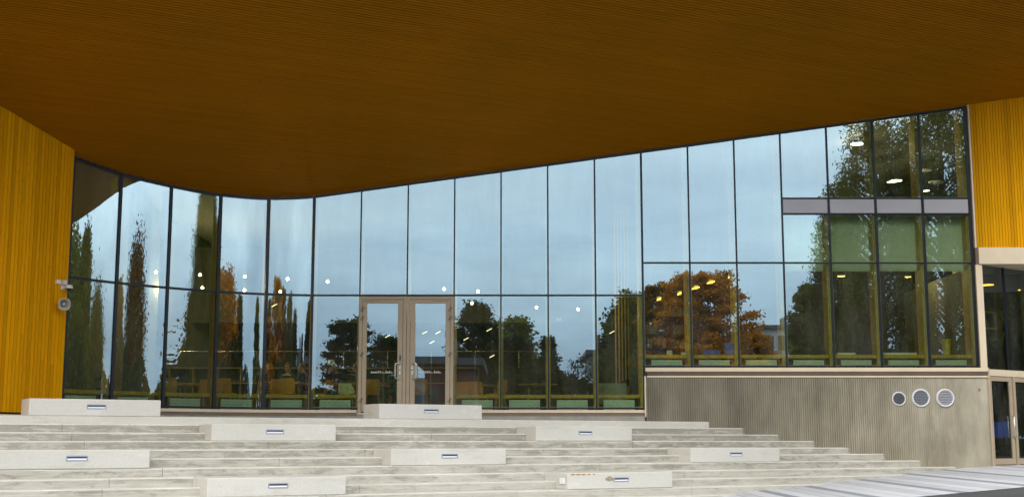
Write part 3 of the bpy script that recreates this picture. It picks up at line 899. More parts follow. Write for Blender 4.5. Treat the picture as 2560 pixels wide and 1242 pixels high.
for i in range(len(MX) - 1):
    if i in (1, 2): continue
    xa, xb = MX[i] + .065, MX[i + 1] - (.11 if i >= 6 else .065)
    right = i >= 7; z = 2.165 if right else 1.16
    ledge(Vector((xa, D)), Vector((xb, D)), z, Vector((0, -1)))
    if right: lab = 'radiator of the raised bay %s' % ['next to the ribbed wall corner', 'with the blue boxes on its ledge', 'with no blind or box above', 'under the first black monitor', 'under the second black monitor', 'second from the right timber wall', 'with the brass bin on its ledge'][i - 7]
    else: lab = 'slatted radiator seen in the ' + bay_names[bi]; bi += 1
    radiator(Vector(((xa + xb) / 2 + (.02 if right else 0), D + .22, 0)), 0, z - (.085 + .04 + (.13 if right else .255)), 2 if right else 4, lab)
cn = ['against the left timber wall', 'second from the left timber wall', 'third from the left timber wall', 'fourth from the left timber wall', 'fifth from the left timber wall']
for k in range(5):
    a = Vector(CURVE[k]); c = Vector(CURVE[k + 1]); t_ = (c - a).normalized(); n_ = Vector((t_.y, -t_.x))
    if n_.y > 0: n_ = -n_
    ledge(a + t_ * .06, c - t_ * .06, 1.16, n_)
    m_ = (a + c) / 2 - n_ * .24
    radiator(m_, math.atan2(t_.y, t_.x), 1.16 - .38, 4, 'slatted radiator behind the curved glass bay ' + cn[k])

# ------------------------------------------------------------ doors in the glass front
def door_leaf(name, x0, x1, hinge, label):
    """x0..x1 clear width between mullion centres; hinge 'L' or 'R'"""
    z0, z1 = 0.70, 3.635
    root = empty('glass_door', ((x0 + x1) / 2, D, z0), label, 'door', 'glass entrance doors')
    inv = Matrix.Translation(-root.location)
    def ad(b, nm, mt, par=root, bev=0.0):
        o = b.build(nm, mt, None, bevel=bev); o.parent = par
        o.matrix_parent_inverse = inv if par is root else Matrix.Identity(4)
        return o
    y0 = D - .035
    w1 = .085; w2 = .145
    # outer frame
    b = MB()
    b.box(x0, x0 + w1, y0, D + .06, z0, z1); b.box(x1 - w1, x1, y0, D + .06, z0, z1)
    b.box(x0 + w1, x1 - w1, y0, D + .06, z1 - .075, z1)
    ad(b, 'door_frame', MAT['door_metal'], bev=.004)
    # leaf
    lx0, lx1, lz0, lz1 = x0 + w1 + .008, x1 - w1 - .008, z0 + .03, z1 - .083
    wl = .11 if hinge == 'L' else .125; wr = .125 if hinge == 'L' else .11
    b = MB(); yl = D - .045
    b.box(lx0, lx0 + wl, yl, D + .03, lz0, lz1); b.box(lx1 - wr, lx1, yl, D + .03, lz0, lz1)
    b.box(lx0 + wl, lx1 - wr, yl, D + .03, lz1 - .095, lz1); b.box(lx0 + wl, lx1 - wr, yl, D + .03, lz0, lz0 + .12)
    lf = ad(b, 'door_leaf', MAT['door_metal'], bev=.003)
    b = MB(); b.box(lx0 + wl + .003, lx1 - wr - .003, D - .02, D + .008, lz0 + .123, lz1 - .098, 0, [1, 1, 0, 1, 1, 1])
    pn = ad(b, 'glass_pane', GL)
    b = MB(); b.box(x0 - .01, x1 + .01, D - .09, D + .05, z0 - .035, z0 - .003); ad(b, 'threshold', MAT['champagne_metal'])
    # frieze graphic on the glass
    b = MB(); gx0 = lx0 + wl + .10; gx1 = lx1 - wr - .10; zg = 1.70
    b.box(gx0, gx1, D - .0225, D - .0205, zg, zg + .008)
    r2 = random.Random(11); xx = gx0 + .02
    while xx < gx1 - .05:
        k = r2.choice('ttfbf_'); hh = r2.uniform(.03, .075)
        if k == 't':
            b.box(xx + .012, xx + .018, D - .0225, D - .0205, zg + .008, zg + hh * .6)
            b.lathe([(0.0001, 0), (hh * .3, 0)], (xx + .015, D - .0215, zg + hh * .8), 8, 'y'); xx += .05
        elif k == 'f':
            b.hexa([(xx, D - .0225, zg + .008), (xx + .022, D - .0225, zg + .008), (xx + .022, D - .0205, zg + .008), (xx, D - .0205, zg + .008),
                    (xx + .007, D - .0225, zg + hh), (xx + .015, D - .0225, zg + hh), (xx + .015, D - .0205, zg + hh), (xx + .007, D - .0205, zg + hh)]); xx += .04
        elif k == 'b':
            b.box(xx, xx + .035, D - .0225, D - .0205, zg + .008, zg + hh * .55); xx += .05
        else: xx += .045
    ad(b, 'frieze_sticker', MAT['door_graphic'])
    # engraved maker's line above the glass
    b = MB(); ex = (lx0 + .05) if hinge == 'L' else (lx1 - .42); r3 = random.Random(5)
    for q in range(19):
        if q == 14: continue
        b.box(ex + q * .020, ex + q * .020 + .013, yl - .0015, yl + .001, lz1 - .045, lz1 - .033 + r3.choice((0, .003)))
    ad(b, 'engraved_text', MAT['engraving'])
    # hinges
    hx = lx0 - .006 if hinge == 'L' else lx1 + .006
    for hz in (.33, .56, 1.47, 2.62):
        zc = z1 - hz; b = MB()
        b.lathe([(.0001, -.06), (.013, -.06), (.013, .06), (.0001, .06)], (hx, yl - .016, zc), 10, 'z')
        b.box(hx - .05, hx + .01, yl - .012, yl + .002, zc - .045, zc - .008); b.box(hx - .01, hx + .05, yl - .012, yl + .002, zc + .008, zc + .045)
        ad(b, 'hinge', MAT['brown_metal'])
    # pull handle
    sg = 1 if hinge == 'L' else -1
    base = (lx1 - .055) if hinge == 'L' else (lx0 + .055); off = base - sg * .115
    zc = 1.745; b = MB(); yy = yl
    pts = [(base, yy, zc + .19), (base - sg * .02, yy - .055, zc + .19), (off + sg * .03, yy - .065, zc + .19), (off + sg * .008, yy - .068, zc + .18), (off, yy - .07, zc + .155),
           (off, yy - .07, zc - .155), (off + sg * .008, yy - .068, zc - .18), (off + sg * .03, yy - .065, zc - .19), (base - sg * .02, yy - .055, zc - .19), (base, yy, zc - .19)]
    b.tube(pts, .0135, 10)
    ad(b, 'pull_handle', MAT['steel_bright'])
    b = MB(); b.lathe([(.0001, -.014), (.022, -.014), (.025, .002)], (base, yy, zc + .075), 14, 'y'); b.lathe([(.0001, -.012), (.016, -.012), (.018, .002)], (base, yy, zc + .115), 12, 'y'); ad(b, 'lock', MAT['steel_bright'])
    b = MB(); b.box(base - .022, base + .022, yy - .012, yy + .002, zc - .09, zc + .01); b.box(base - .022, base + .003, yy - .022, yy - .012, zc - .025, zc + .005)
    ad(b, 'lock', MAT['steel_bright'], bev=.004)
    if hinge == 'L':
        b = MB(); b.box(base - .018, base + .018, yy - .014, yy + .002, zc + .27, zc + .40); ad(b, 'card_reader', MAT['black_plastic'], bev=.004)
door_leaf('l', -3.878, -2.677, 'L', 'left glass door in a beige metal frame, hinged on its left, black card reader')
door_leaf('r', -2.667, -1.478, 'R', 'right glass door in a beige metal frame, hinged on its right')

# ------------------------------------------------------------ ochre timber wall at the left
def left_wall():
    root = empty('timber_wall', (-10.6, 26.5, 0.5), 'ochre yellow wall of upright boards at the far left', 'wall')
    inv = Matrix.Translation(-root.location)
    pl = [Vector(p) for p in ((-9.97, 28.47), (-11.0, 25.65), (-12.6, 21.4), (-14.0, 17.0))]
    pitch = 0.108; r2 = random.Random(21); run = 0.0
    for (a, c) in zip(pl, pl[1:]):
        t_ = (c - a).normalized(); n_ = Vector((-t_.y, t_.x))
        if n_.y > 0: n_ = -n_
        if n_.x < 0: n_ = -n_
        L = (c - a).length; k = 0
        while (k + 1) * pitch <= L + .02:
            m_ = a + t_ * (k + .5) * pitch
            zt_ = zs(m_.x, m_.y) + .02; z_ = 0.60
            zj = r2.choice((None, r2.uniform(1.6, 5.4), r2.uniform(1.2, 3.0)))
            cuts = [z_] + ([zj] if zj else []) + [zt_]
            pr = r2.uniform(0, .003)
            for za, zb in zip(cuts, cuts[1:]):
                ctr = m_ + n_ * (.012 + pr)
                o = piece('board', MAT['ochre_boards_upright'], (ctr.x, ctr.y, (za + zb) / 2), (t_.x * .096, t_.y * .096, 0), (-n_.x * .024, -n_.y * .024, 0), (0, 0, zb - za - .003), None)
                o.parent = root; o.matrix_parent_inverse = inv
            k += 1
    b = MB()
    for (a, c) in zip(pl, pl[1:]):
        b.poly([(a.x - .0, a.y, .5), (c.x, c.y, .5), (c.x, c.y, 11.5), (a.x, a.y, 7.5)])
        b.poly([(a.x - .3, a.y, .5), (c.x - .3, c.y, .5), (c.x - .3, c.y, 11.5), (a.x - .3, a.y, 7.5)])
    adopt(b.build('backing', MAT['gap_dark']), root)
    for (a, c) in zip(pl, pl[1:]):
        t_ = (c - a).normalized(); n_ = Vector((-t_.y, t_.x))
        if n_.x < 0: n_ = -n_
        b = MB(); q = [a + n_ * .03, c + n_ * .03, c - n_ * .05, a - n_ * .05]
        b.hexa([(v_.x, v_.y, .475) for v_ in q] + [(v_.x, v_.y, .555) for v_ in q]); adopt(b.build('plinth_flashing', MAT['champagne_metal']), root)
        b = MB(); q = [a + n_ * .008, c + n_ * .008, c - n_ * .05, a - n_ * .05]
        b.hexa([(v_.x, v_.y, .557) for v_ in q] + [(v_.x, v_.y, .598) for v_ in q]); adopt(b.build('shadow_gap', MAT['mullion_black']), root)
left_wall()

# ------------------------------------------------------------ ochre timber wall at the right, with lintel
def right_wall():
    root = empty('timber_wall', (14.5, D, 4.9), 'ochre yellow board wall above the beige lintel at the far right', 'wall')
    inv = Matrix.Translation(-root.location); pitch = 0.0745; r2 = random.Random(31); X = 11.885
    while X < 18.5:
        zt_ = zs(X, D) + .03; zj = r2.choice((None, None, r2.uniform(5.3, 8.0)))
        cuts = [4.885] + ([zj] if zj else []) + [zt_]; pr = r2.uniform(0, .003)
        for za, zb in zip(cuts, cuts[1:]):
            o = piece('board', MAT['ochre_boards_upright'], (X + pitch / 2, D - .052 - pr, (za + zb) / 2), (.064, 0, 0), (0, .022, 0), (0, 0, zb - za - .003), None)
            o.parent = root; o.matrix_parent_inverse = inv
        X += pitch
    b = MB(); b.box(11.88, 18.6, D - .04, D + .3, 4.5, 10.6); adopt(b.build('backing', MAT['gap_dark']), root)
    b = MB(); b.box(11.835, 11.878, D - .07, D + .05, 4.885, zs(11.86, D) + .01); adopt(b.build('corner_trim', MAT['champagne_metal']), root)
    b = MB(); b.box(11.90, 18.6, D - .13, D + 1.9, 4.455, 4.880); adopt(b.build('lintel', MAT['champagne_metal'], bevel=.006), root)
    b = MB(); b.box(11.84, 11.895, D - .05, D + .1, 4.45, 4.882); adopt(b.build('lintel_end', MAT['brown_metal']), root)
right_wall()

def entrance():
    """recessed side entrance running back from the corner"""
    o0 = Vector((11.99, D + .03)); e_ = Vector((0.80, 0.60)); n_ = Vector((0.60, -0.80))
    root = empty('entrance_front', (12.4, D, -.6), 'side entrance of dark glass in beige frames at the far right', 'glass wall')
    def P(s_, off, z): p = o0 + e_ * s_ + n_ * off; return (p.x, p.y, z)
    def bx(s0, s1, f, bk, z0, z1, nm, mt, mis=None, bev=0.0):
        b = MB(); b.hexa([P(s0, f, z0), P(s1, f, z0), P(s1, bk, z0), P(s0, bk, z0), P(s0, f, z1), P(s1, f, z1), P(s1, bk, z1), P(s0, bk, z1)], 0, mis)
        return adopt(b.build(nm, mt, bevel=bev), root)
    ch, dm = MAT['champagne_metal'], MAT['door_metal']
    b = MB(); b.box(11.818, 11.985, D - .075, D + .05, 1.832, 4.447); adopt(b.build('corner_post', ch, bevel=.004), root)
    b = MB(); b.box(11.985, 12.03, D - .05, D + .07, -.72, 1.83); adopt(b.build('corner_post', dm), root)
    bx(-.02, 7.2, .03, -.08, 1.635, 1.80, 'transom', ch)
    for s_ in (0.98, 2.2, 3.4, 4.6): bx(s_ - .035, s_ + .035, .02, -.06, 1.802, 4.45, 'mullion', MAT['mullion_black'])
    cuts = [0.03, 0.945, 1.015, 2.165, 2.235, 3.365, 3.435, 4.565, 4.635, 7.0]
    for s0, s1 in zip(cuts[::2], cuts[1::2]): bx(s0, s1, 0, -.028, 1.802, 4.45, 'glass_pane', GE, [1, 1, 0, 1, 1, 1])
    for s_ in (0.98, 2.2, 3.4, 4.6): bx(s_ + .03, s_ + .13, -.08, -.30, .78, 4.44, 'timber_post', MAT['glulam'])
    s_ = 0.05
    for k in range(4):
        s0, s1 = s_, s_ + 1.02
        d_ = empty('glass_door', P((s0 + s1) / 2, 0, -.6), ('beige framed glass door beside the ribbed wall\'s free end' if k == 0 else ['', 'glass door cut off by the right edge of the photograph', 'third glass door of the side entrance, out of view', 'fourth glass door of the side entrance, out of view'][k]), 'door')
        def dx(a0, a1, f, bk, z0, z1, nm, mt, mis=None):
            b = MB(); b.hexa([P(a0, f, z0), P(a1, f, z0), P(a1, bk, z0), P(a0, bk, z0), P(a0, f, z1), P(a1, f, z1), P(a1, bk, z1), P(a0, bk, z1)], 0, mis)
            return adopt(b.build(nm, mt), d_)
        if k < 3:
            zf = -.60
            dx(s0 + .10, s1 - .01, .02, -.05, zf + .02, zf + .17, 'bottom_rail', dm); dx(s0 + .10, s1 - .01, .02, -.05, 1.51, 1.62, 'top_rail', dm)
            dx(s0 - .0, s0 + .10, .025, -.05, zf, 1.632, 'stile', dm); dx(s1 - .13, s1 - .012, .02, -.05, zf + .172, 1.508, 'stile', dm)
            dx(s0 + .104, s1 - .134, -.005, -.03, zf + .173, 1.507, 'glass_pane', GE, [1, 1, 0, 1, 1, 1])
            b = MB(); hp = s1 - .09
            b.tube([P(hp, .02, .62), P(hp - .0, .08, .62), P(hp, .08, .10), P(hp, .02, .10)], .014, 8); b.tube([P(hp, .05, .12), P(hp + .12, .05, .12)], .009, 6)
            adopt(b.build('pull_handle', MAT['steel_bright'], smooth=True), d_)
        else:
            bpy.data.objects.remove(d_)
        s_ += 1.06
    bx(-.02, 7.2, .12, -.10, -.72, -.602, 'threshold', MAT['landing_concrete'])
    # open steel lettering band hung behind the glass: strokes between two rails
    lt = empty('letter_frame', P(.6, -.5, 3.0), 'olive open letter frame hanging behind the dark side entrance glass', 'sign')
    b = MB(); q = -.6
    b.bar(P(-.05, q, 3.36), P(1.6, q, 3.36), .03, .045); b.bar(P(-.05, q, 2.93), P(1.6, q, 2.93), .03, .045)
    for s_ in (.08, .30, .58, .80, 1.45): b.bar(P(s_, q, 2.93), P(s_ - .01, q, 3.36), .035, .035)
    b.bar(P(.58, q, 3.36), P(.69, q, 3.12), .03, .03); b.bar(P(.80, q, 3.36), P(.69, q, 3.12), .03, .03)
    adopt(b.build('letter_strokes', MAT['sill_oak']), lt)
    for i_, (px, py, dd) in enumerate(((2468, 712, 34.4), (2562, 724, 35.6))):
        p = Pd(px, py, dd)
        l_ = empty('pendant_lamp', p, ['yellow disc lamp glowing just inside the side entrance glass', 'second yellow disc lamp, cut by the right edge of the photograph'][i_], 'lamp', 'yellow disc lamps in the side entrance')
        b = MB(); b.lathe([(.0001, .0), (.17, .0), (.18, .02)], (0, 0, 0), 24); b.build('diffuser', MAT['lamp_yellow'], l_)
        b = MB(); b.lathe([(.185, -.004), (.19, .03), (.0001, .05)], (0, 0, 0), 24); b.build('shade', MAT['white_plastic'], l_)
        b = MB(); b.tube([(0, 0, .05), (0, 0, 4.44 - p.z)], .006, 5); b.build('cord', MAT['black_plastic'], l_)
    b = MB(); b.box(12.0, 18.6, 39.0, 39.2, -1, 4.45); b.box(18.4, 18.6, 36, 39, -1, 4.45)
    adopt(b.build('inner_wall', MAT['interior_wall']), root)
    b = MB(); b.poly([P(0, -.1, -.6), P(7.2, -.1, -.6), (18.6, 39, -.6), (11.9, 39, -.6)]); adopt(b.build('inner_floor', MAT['interior_floor']), root)
    b = MB(); b.poly([(11.9, D + 1.9, 4.46), (18.6, D + 1.9, 4.46), (18.6, 39, 4.46), (11.9, 39, 4.46)]); adopt(b.build('inner_ceiling', MAT['interior_dark']), root)
    b = MB(); b.box(11.88, 11.93, D + .1, 39.2, -.9, 4.45); adopt(b.build('inner_wall', MAT['interior_wall']), root)
entrance()

# ------------------------------------------------------------ canopy: boarded soffit
P_EDGE = 10.1
def soffit():
    q_ = 0.54; n2 = sqrt(1 + q_ * q_)
    root = empty('soffit', (0, 24, 8.8), kind='structure')
    inv = Matrix.Translation(-root.location)
    al = Vector((1, q_, 0)) / n2; pe = Vector((q_, -1, 0)) / n2     # along boards, towards the camera
    def pt(p, s_): 
        X = (q_ * p + s_) / n2; d_ = D + (q_ * s_ - p) / n2
        return X, d_
    def inside(p, s_):
        X, d_ = pt(p, s_)
        return -14.5 < X < 19.0 and d_ < F_of(X) - (.05 if X > 11.85 else .012) 
    g = Vector((0.246 * TS, -0.246))      # gradient of zs
    a3 = Vector((al.x, al.y, g.dot(al.to_2d()))); p3 = Vector((pe.x, pe.y, g.dot(pe.to_2d())))
    nrm = a3.cross(p3).normalized()
    if nrm.z < 0: nrm = -nrm
    a3n = a3.normalized(); p3n = nrm.cross(a3n); 
    w_ = .0805; rows = []; p = -3.9
    r2 = random.Random(77); pieces = []; back = MB()
    while p < P_EDGE:
        s_ = -26.0; run = None; iv = []
        while s_ < 26.0:
            if inside(p, s_):
                if run is None: run = s_
            elif run is not None:
                iv.append((run, s_)); run = None
            s_ += .04
        if run is not None: iv.append((run, s_))
        for (sa, sb) in iv:
            if sb - sa < .12: continue
            X0, d0 = pt(p - w_ / 2, sa - .03); X1, d1 = pt(p - w_ / 2, sb + .03); X2, d2 = pt(p + w_ / 2, sb + .03); X3, d3 = pt(p + w_ / 2, sa - .03)
            back.poly([(X0, d0, zs(X0, d0) + .03), (X1, d1, zs(X1, d1) + .03), (X2, d2, zs(X2, d2) + .03), (X3, d3, zs(X3, d3) + .03)])
            c0 = sa; nxt = sa + r2.uniform(.8, 4.4)
            while c0 < sb:
                c1 = min(nxt, sb)
                if sb - c1 < .5: c1 = sb
                pieces.append((p, c0, c1)); c0 = c1; nxt = c1 + r2.uniform(3.4, 5.2)
        p += w_
    # the 300 that show largest are separate boards; nearness to the camera decides
    def key(pc):
        X, d_ = pt(pc[0], (pc[1] + pc[2]) / 2)
        vis = abs(X) < d_ * .42 and zs(X, d_) / d_ < .372
        return (0 if vis else 1, d_ / max(.5, pc[2] - pc[1]))
    order = sorted(pieces, key=key); single = order[:300]; rest = order[300:]
    half_a = .5
    for (p, c0, c1) in single:
        X, d_ = pt(p, (c0 + c1) / 2)
        L = (c1 - c0) * a3.length - .004; wd = w_ * .86; pr = r2.uniform(-.0015, .0015)
        c = Vector((X, d_, zs(X, d_))) + nrm * (.006 + pr)
        av = a3n * L; pv = p3n * wd; nv = nrm * .026
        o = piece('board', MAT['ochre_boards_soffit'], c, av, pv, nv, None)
        o.parent = root; o.matrix_parent_inverse = inv
    b = MB()
    for (p, c0, c1) in rest:
        X, d_ = pt(p, (c0 + c1) / 2)
        L = (c1 - c0) * a3.length - .004; wd = w_ * .86; pr = r2.uniform(-.0015, .0015)
        c = Vector((X, d_, zs(X, d_))) + nrm * (.006 + pr)
        av = a3n * L / 2; pv = p3n * wd / 2; nv = nrm * .013
        b.hexa([c - av - pv - nv, c + av - pv - nv, c + av + pv - nv, c - av + pv - nv, c - av - pv + nv, c + av - pv + nv, c + av + pv + nv, c - av + pv + nv])
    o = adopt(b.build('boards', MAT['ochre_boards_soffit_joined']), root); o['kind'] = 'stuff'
    adopt(back.build('backing', MAT['gap_dark']), root)
    # fascia and roof over the canopy
    b = MB()
    A = [pt(P_EDGE + .05, s_) for s_ in (-15, 26)]
    Bq = [pt(-3.9, s_) for s_ in (-15, 26)]
    e0 = [(x, y, zs(x, y) - .02) for x, y in A]; e1 = [(x, y, zs(x, y) + .75) for x, y in A]
    b.poly([e0[0], e0[1], e1[1], e1[0]])
    e2 = [(x, y, e1[i][2]) for i, (x, y) in enumerate(Bq)]
    b.poly([e1[0], e1[1], (Bq[1][0], Bq[1][1], e1[1][2]), (Bq[0][0], Bq[0][1], e1[0][2])])
    adopt(b.build('fascia', MAT['fascia']), root)
# joined boards need their own tint variation: random per island
def timber_joined():
    src = MAT['ochre_boards_soffit']; m = src.copy(); m.name = 'ochre_boards_soffit_joined'
    nt = m.node_tree
    oi = [n for n in nt.nodes if n.type == 'OBJECT_INFO'][0]
    g = nt.nodes.new('ShaderNodeNewGeometry')
    for l_ in list(nt.links):
        if l_.from_node == oi:
            to = l_.to_socket; nt.links.remove(l_); nt.links.new(g.outputs['Random Per Island'], to)
    MAT[m.name] = m
timber_joined()
soffit()

# ------------------------------------------------------------ small devices on the left wall
def devices():
    # place on the timber wall plane
    a = Vector((-9.97, 28.47)); c = Vector((-11.0, 25.65)); t_ = (c - a).normalized(); n_ = Vector((-t_.y, t_.x))
    if n_.x < 0: n_ = -n_
    def on_wall(px, py):
        r = ray(px, py); # solve a + t*s = r*k
        den = r.x * (-t_.y) - (-t_.x) * r.y
        k = (a.x * (-t_.y) + t_.x * a.y) / den
        return r * k
    ang = math.atan2(-t_.y, -t_.x)      # local x along wall towards the glass, local -y outwards
    for px, py, lab in ((141, 705, 'left one of two small white square boxes on the left timber wall'), (156.5, 706.5, 'right one of two small white square boxes, just above the dome camera')):
        p = on_wall(px, py); r_ = empty('junction_box', (p.x, p.y, p.z), lab, 'box', 'small white boxes on the timber wall', rz=ang)
        b = MB(); b.box(-.062, .062, -.085, -.02, -.05, .05); b.build('cover', MAT['white_plastic'], r_, bevel=.012)
        b = MB(); b.box(-.052, .052, -.035, .0, -.042, .042); b.build('back_box', MAT['warm_grey_plastic'], r_)
    p = on_wall(154, 719); r_ = empty('dome_camera', (p.x, p.y, p.z), 'white dome security camera on a bracket beside the left end of the glass', 'camera', rz=ang)
    b = MB(); b.box(-.06, .06, -.06, -.02, -.05, .05); b.box(-.03, .03, -.16, -.06, -.02, .02); b.build('bracket', MAT['white_plastic'], r_, bevel=.006)
    b = MB(); b.lathe([(.0001, .055), (.05, .055), (.078, .035), (.085, .0), (.085, -.02), (.07, -.028)], (0.0, -.20, 0), 20); b.build('housing', MAT['white_plastic'], r_, smooth=True)
    b = MB(); b.lathe([(.068, -.026), (.055, -.055), (.03, -.07), (.0001, -.075)], (0, -.20, 0), 18); b.build('dome', MAT['black_plastic'], r_, smooth=True)
    # horn loudspeaker pointing to the camera and a little right
    p = on_wall(147, 760); r_ = empty('horn_loudspeaker', (p.x, p.y, p.z), 'pale grey horn loudspeaker on a wall bracket, facing the stairs', 'loudspeaker', rz=ang)
    b = MB(); b.box(-.03, .03, -.03, -.018, -.04, .04); b.tube([(0, -.02, 0), (0, -.11, -.005)], .018, 8); b.build('bracket', MAT['warm_grey_plastic'], r_)
    d_ = (Euler((0, 0, -ang)).to_matrix() @ Vector((0.42, -0.90, -.12))).normalized()
    c0 = Vector((.0, -.12, 0)) - d_ * .08
    hb = MB(); sd = d_.cross(Vector((0, 0, 1))).normalized(); up = sd.cross(d_)
    prof = [(-.0, .03), (.02, .055), (.09, .062), (.16, .078), (.26, .112), (.31, .13), (.315, .122), (.26, .098), (.16, .06), (.12, .03)]
    i0 = 0; n = 24
    for h, r in prof:
        for j in range(n):
            an = 2 * pi * j / n; ex = 1.0
            cx_, sz_ = cos(an), sin(an)
            k_ = 1.0 / max((abs(cx_) ** 3 + abs(sz_) ** 3) ** (1 / 3), .01)      # squarish mouth
            kk = 1 + (k_ - 1) * max(0, (h - .1) / .2)
            q = c0 + d_ * h + (sd * cx_ + up * sz_) * r * kk; hb.v.append(tuple(q))
    for k in range(len(prof) - 1):
        for j in range(n):
            a_ = k * n + j; b_ = k * n + (j + 1) % n; hb.f.append((a_, b_, b_ + n, a_ + n)); hb.m.append(0)
    hb.f.append(tuple(range(n))); hb.m.append(0)
    hb.build('horn', MAT['warm_grey_plastic'], r_, smooth=True)
    b = MB(); b.tube([c0 + d_ * .12, c0 + d_ * .22, c0 + d_ * .25], [.04, .04, .03], 14); b.build('driver', MAT['warm_grey_plastic'], r_, smooth=True)
devices()

# ============================================================ INSIDE
def interior():
    # shell
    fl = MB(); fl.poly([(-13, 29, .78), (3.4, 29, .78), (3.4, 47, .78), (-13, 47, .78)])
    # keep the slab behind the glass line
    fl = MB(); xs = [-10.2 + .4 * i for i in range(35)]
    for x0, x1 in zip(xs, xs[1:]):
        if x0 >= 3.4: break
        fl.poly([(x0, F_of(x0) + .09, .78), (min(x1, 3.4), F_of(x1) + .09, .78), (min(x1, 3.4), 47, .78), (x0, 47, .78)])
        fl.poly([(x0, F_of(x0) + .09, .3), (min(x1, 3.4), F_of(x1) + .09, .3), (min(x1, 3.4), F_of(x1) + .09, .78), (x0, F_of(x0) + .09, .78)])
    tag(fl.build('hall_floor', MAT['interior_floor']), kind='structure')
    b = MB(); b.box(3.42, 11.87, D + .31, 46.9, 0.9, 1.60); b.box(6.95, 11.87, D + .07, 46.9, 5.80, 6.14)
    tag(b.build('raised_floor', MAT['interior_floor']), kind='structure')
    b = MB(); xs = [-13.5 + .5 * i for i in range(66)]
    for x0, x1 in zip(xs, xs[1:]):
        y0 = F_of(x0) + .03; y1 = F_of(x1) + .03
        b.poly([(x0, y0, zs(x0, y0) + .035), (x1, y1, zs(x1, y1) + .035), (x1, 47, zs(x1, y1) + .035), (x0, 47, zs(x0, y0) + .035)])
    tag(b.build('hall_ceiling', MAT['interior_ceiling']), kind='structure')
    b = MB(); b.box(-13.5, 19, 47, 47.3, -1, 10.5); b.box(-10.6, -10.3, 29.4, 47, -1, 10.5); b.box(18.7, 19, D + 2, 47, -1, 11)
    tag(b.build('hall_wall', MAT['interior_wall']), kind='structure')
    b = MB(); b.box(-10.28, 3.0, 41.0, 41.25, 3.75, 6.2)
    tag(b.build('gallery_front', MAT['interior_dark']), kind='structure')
    # concrete column near the inner corner, and one by the left wall
    for (px, dd, r, lab) in ((1586, 34.1, .15, 'round pale column behind the glass beside the ribbed wall corner'), (330, 31.2, .0, 'square pale pier behind the second curved bay')):
        p = Pd(px, 900, dd)
        b = MB()
        if r: b.lathe([(r, .78), (r, 7.3)], (p.x, p.y, 0), 20)
        else: b.box(p.x - .22, p.x + .22, p.y, p.y + .4, .78, 6.3)
        tag(b.build('column', MAT['interior_wall'], smooth=bool(r)), lab, 'column')
    # slatted timber screen following a ramp on the right side of the hall
    sc_ = empty('slat_screen', (2.9, 36, 2), 'row of upright timber slats behind the last tall bay', 'screen')
    for k in range(9):
        px = 1540 + k * 8.2; dd = 39.5 - k * .62; p = Pd(px, 900, dd); zb = Pd(px, 957 - k * 2.5, dd).z
        b = MB(); b.box(p.x - .016, p.x + .016, p.y - .03, p.y + .03, zb, 7.0); adopt(b.build('slat', MAT['glulam']), sc_)
    # low shelving along the back
    sh = empty('shelf_unit', (-6, 38.2, .78), 'long low pale shelf unit across the back of the hall', 'shelf')
    b = MB(); x0, x1, y0, y1 = -10.2, -1.0, 38.2, 38.55
    zt = Pd(500, 920, 38.2).z
    for z_ in (.80, zt - .45, zt): b = MB(); b.box(x0, x1, y0, y1 - .003, z_, z_ + .025); adopt(b.build('shelf_board', MAT['shelf_board']), sh)
    n = 13
    for k in range(n + 1): xx = x0 + (x1 - x0) * k / n; b = MB(); b.box(xx - .012, xx + .012, y0 + .002, y1, .826, zt - .001); adopt(b.build('upright', MAT['shelf_board']), sh)
    b = MB(); b.box(x0, x1, y1, y1 + .02, .8, zt); adopt(b.build('back_panel', MAT['interior_wall']), sh)
    b = MB(); b.tube([(x0, 38.1, Pd(500, 878, 38.1).z), (1.8, 38.1, Pd(500, 878, 38.1).z)], .008, 6)
    for k in range(10): b.tube([(x0 + k * 1.3, 38.1, zt), (x0 + k * 1.3, 38.1, Pd(500, 878, 38.1).z)], .01, 5)
    tag(b.build('handrail', MAT['steel_bright']), 'thin pale rail running above the back shelf unit', 'rail')
    # upper storey rooms: partition and books
    bk = empty('bookcase', (4.6, 36.5, 1.6), 'dark bookcase with upright books behind the first raised bay', 'bookcase')
    xa, xb = Pd(1614, 800, 36.5).x, Pd(1716, 800, 36.5).x
    b = MB(); 
    for y_ in (790, 835, 870, 905): z_ = Pd(1650, y_, 36.5).z; b.box(xa, xb, 36.5, 36.8, z_ - .02, z_)
    b.box(xa - .03, xa, 36.5, 36.8, 1.6, 4.6); b.box(xb, xb + .03, 36.5, 36.8, 1.6, 4.6); b.box(xa, xb, 36.8, 36.82, 1.6, 4.6)
    adopt(b.build('case', MAT['interior_dark']), bk)
    r2 = random.Random(9)
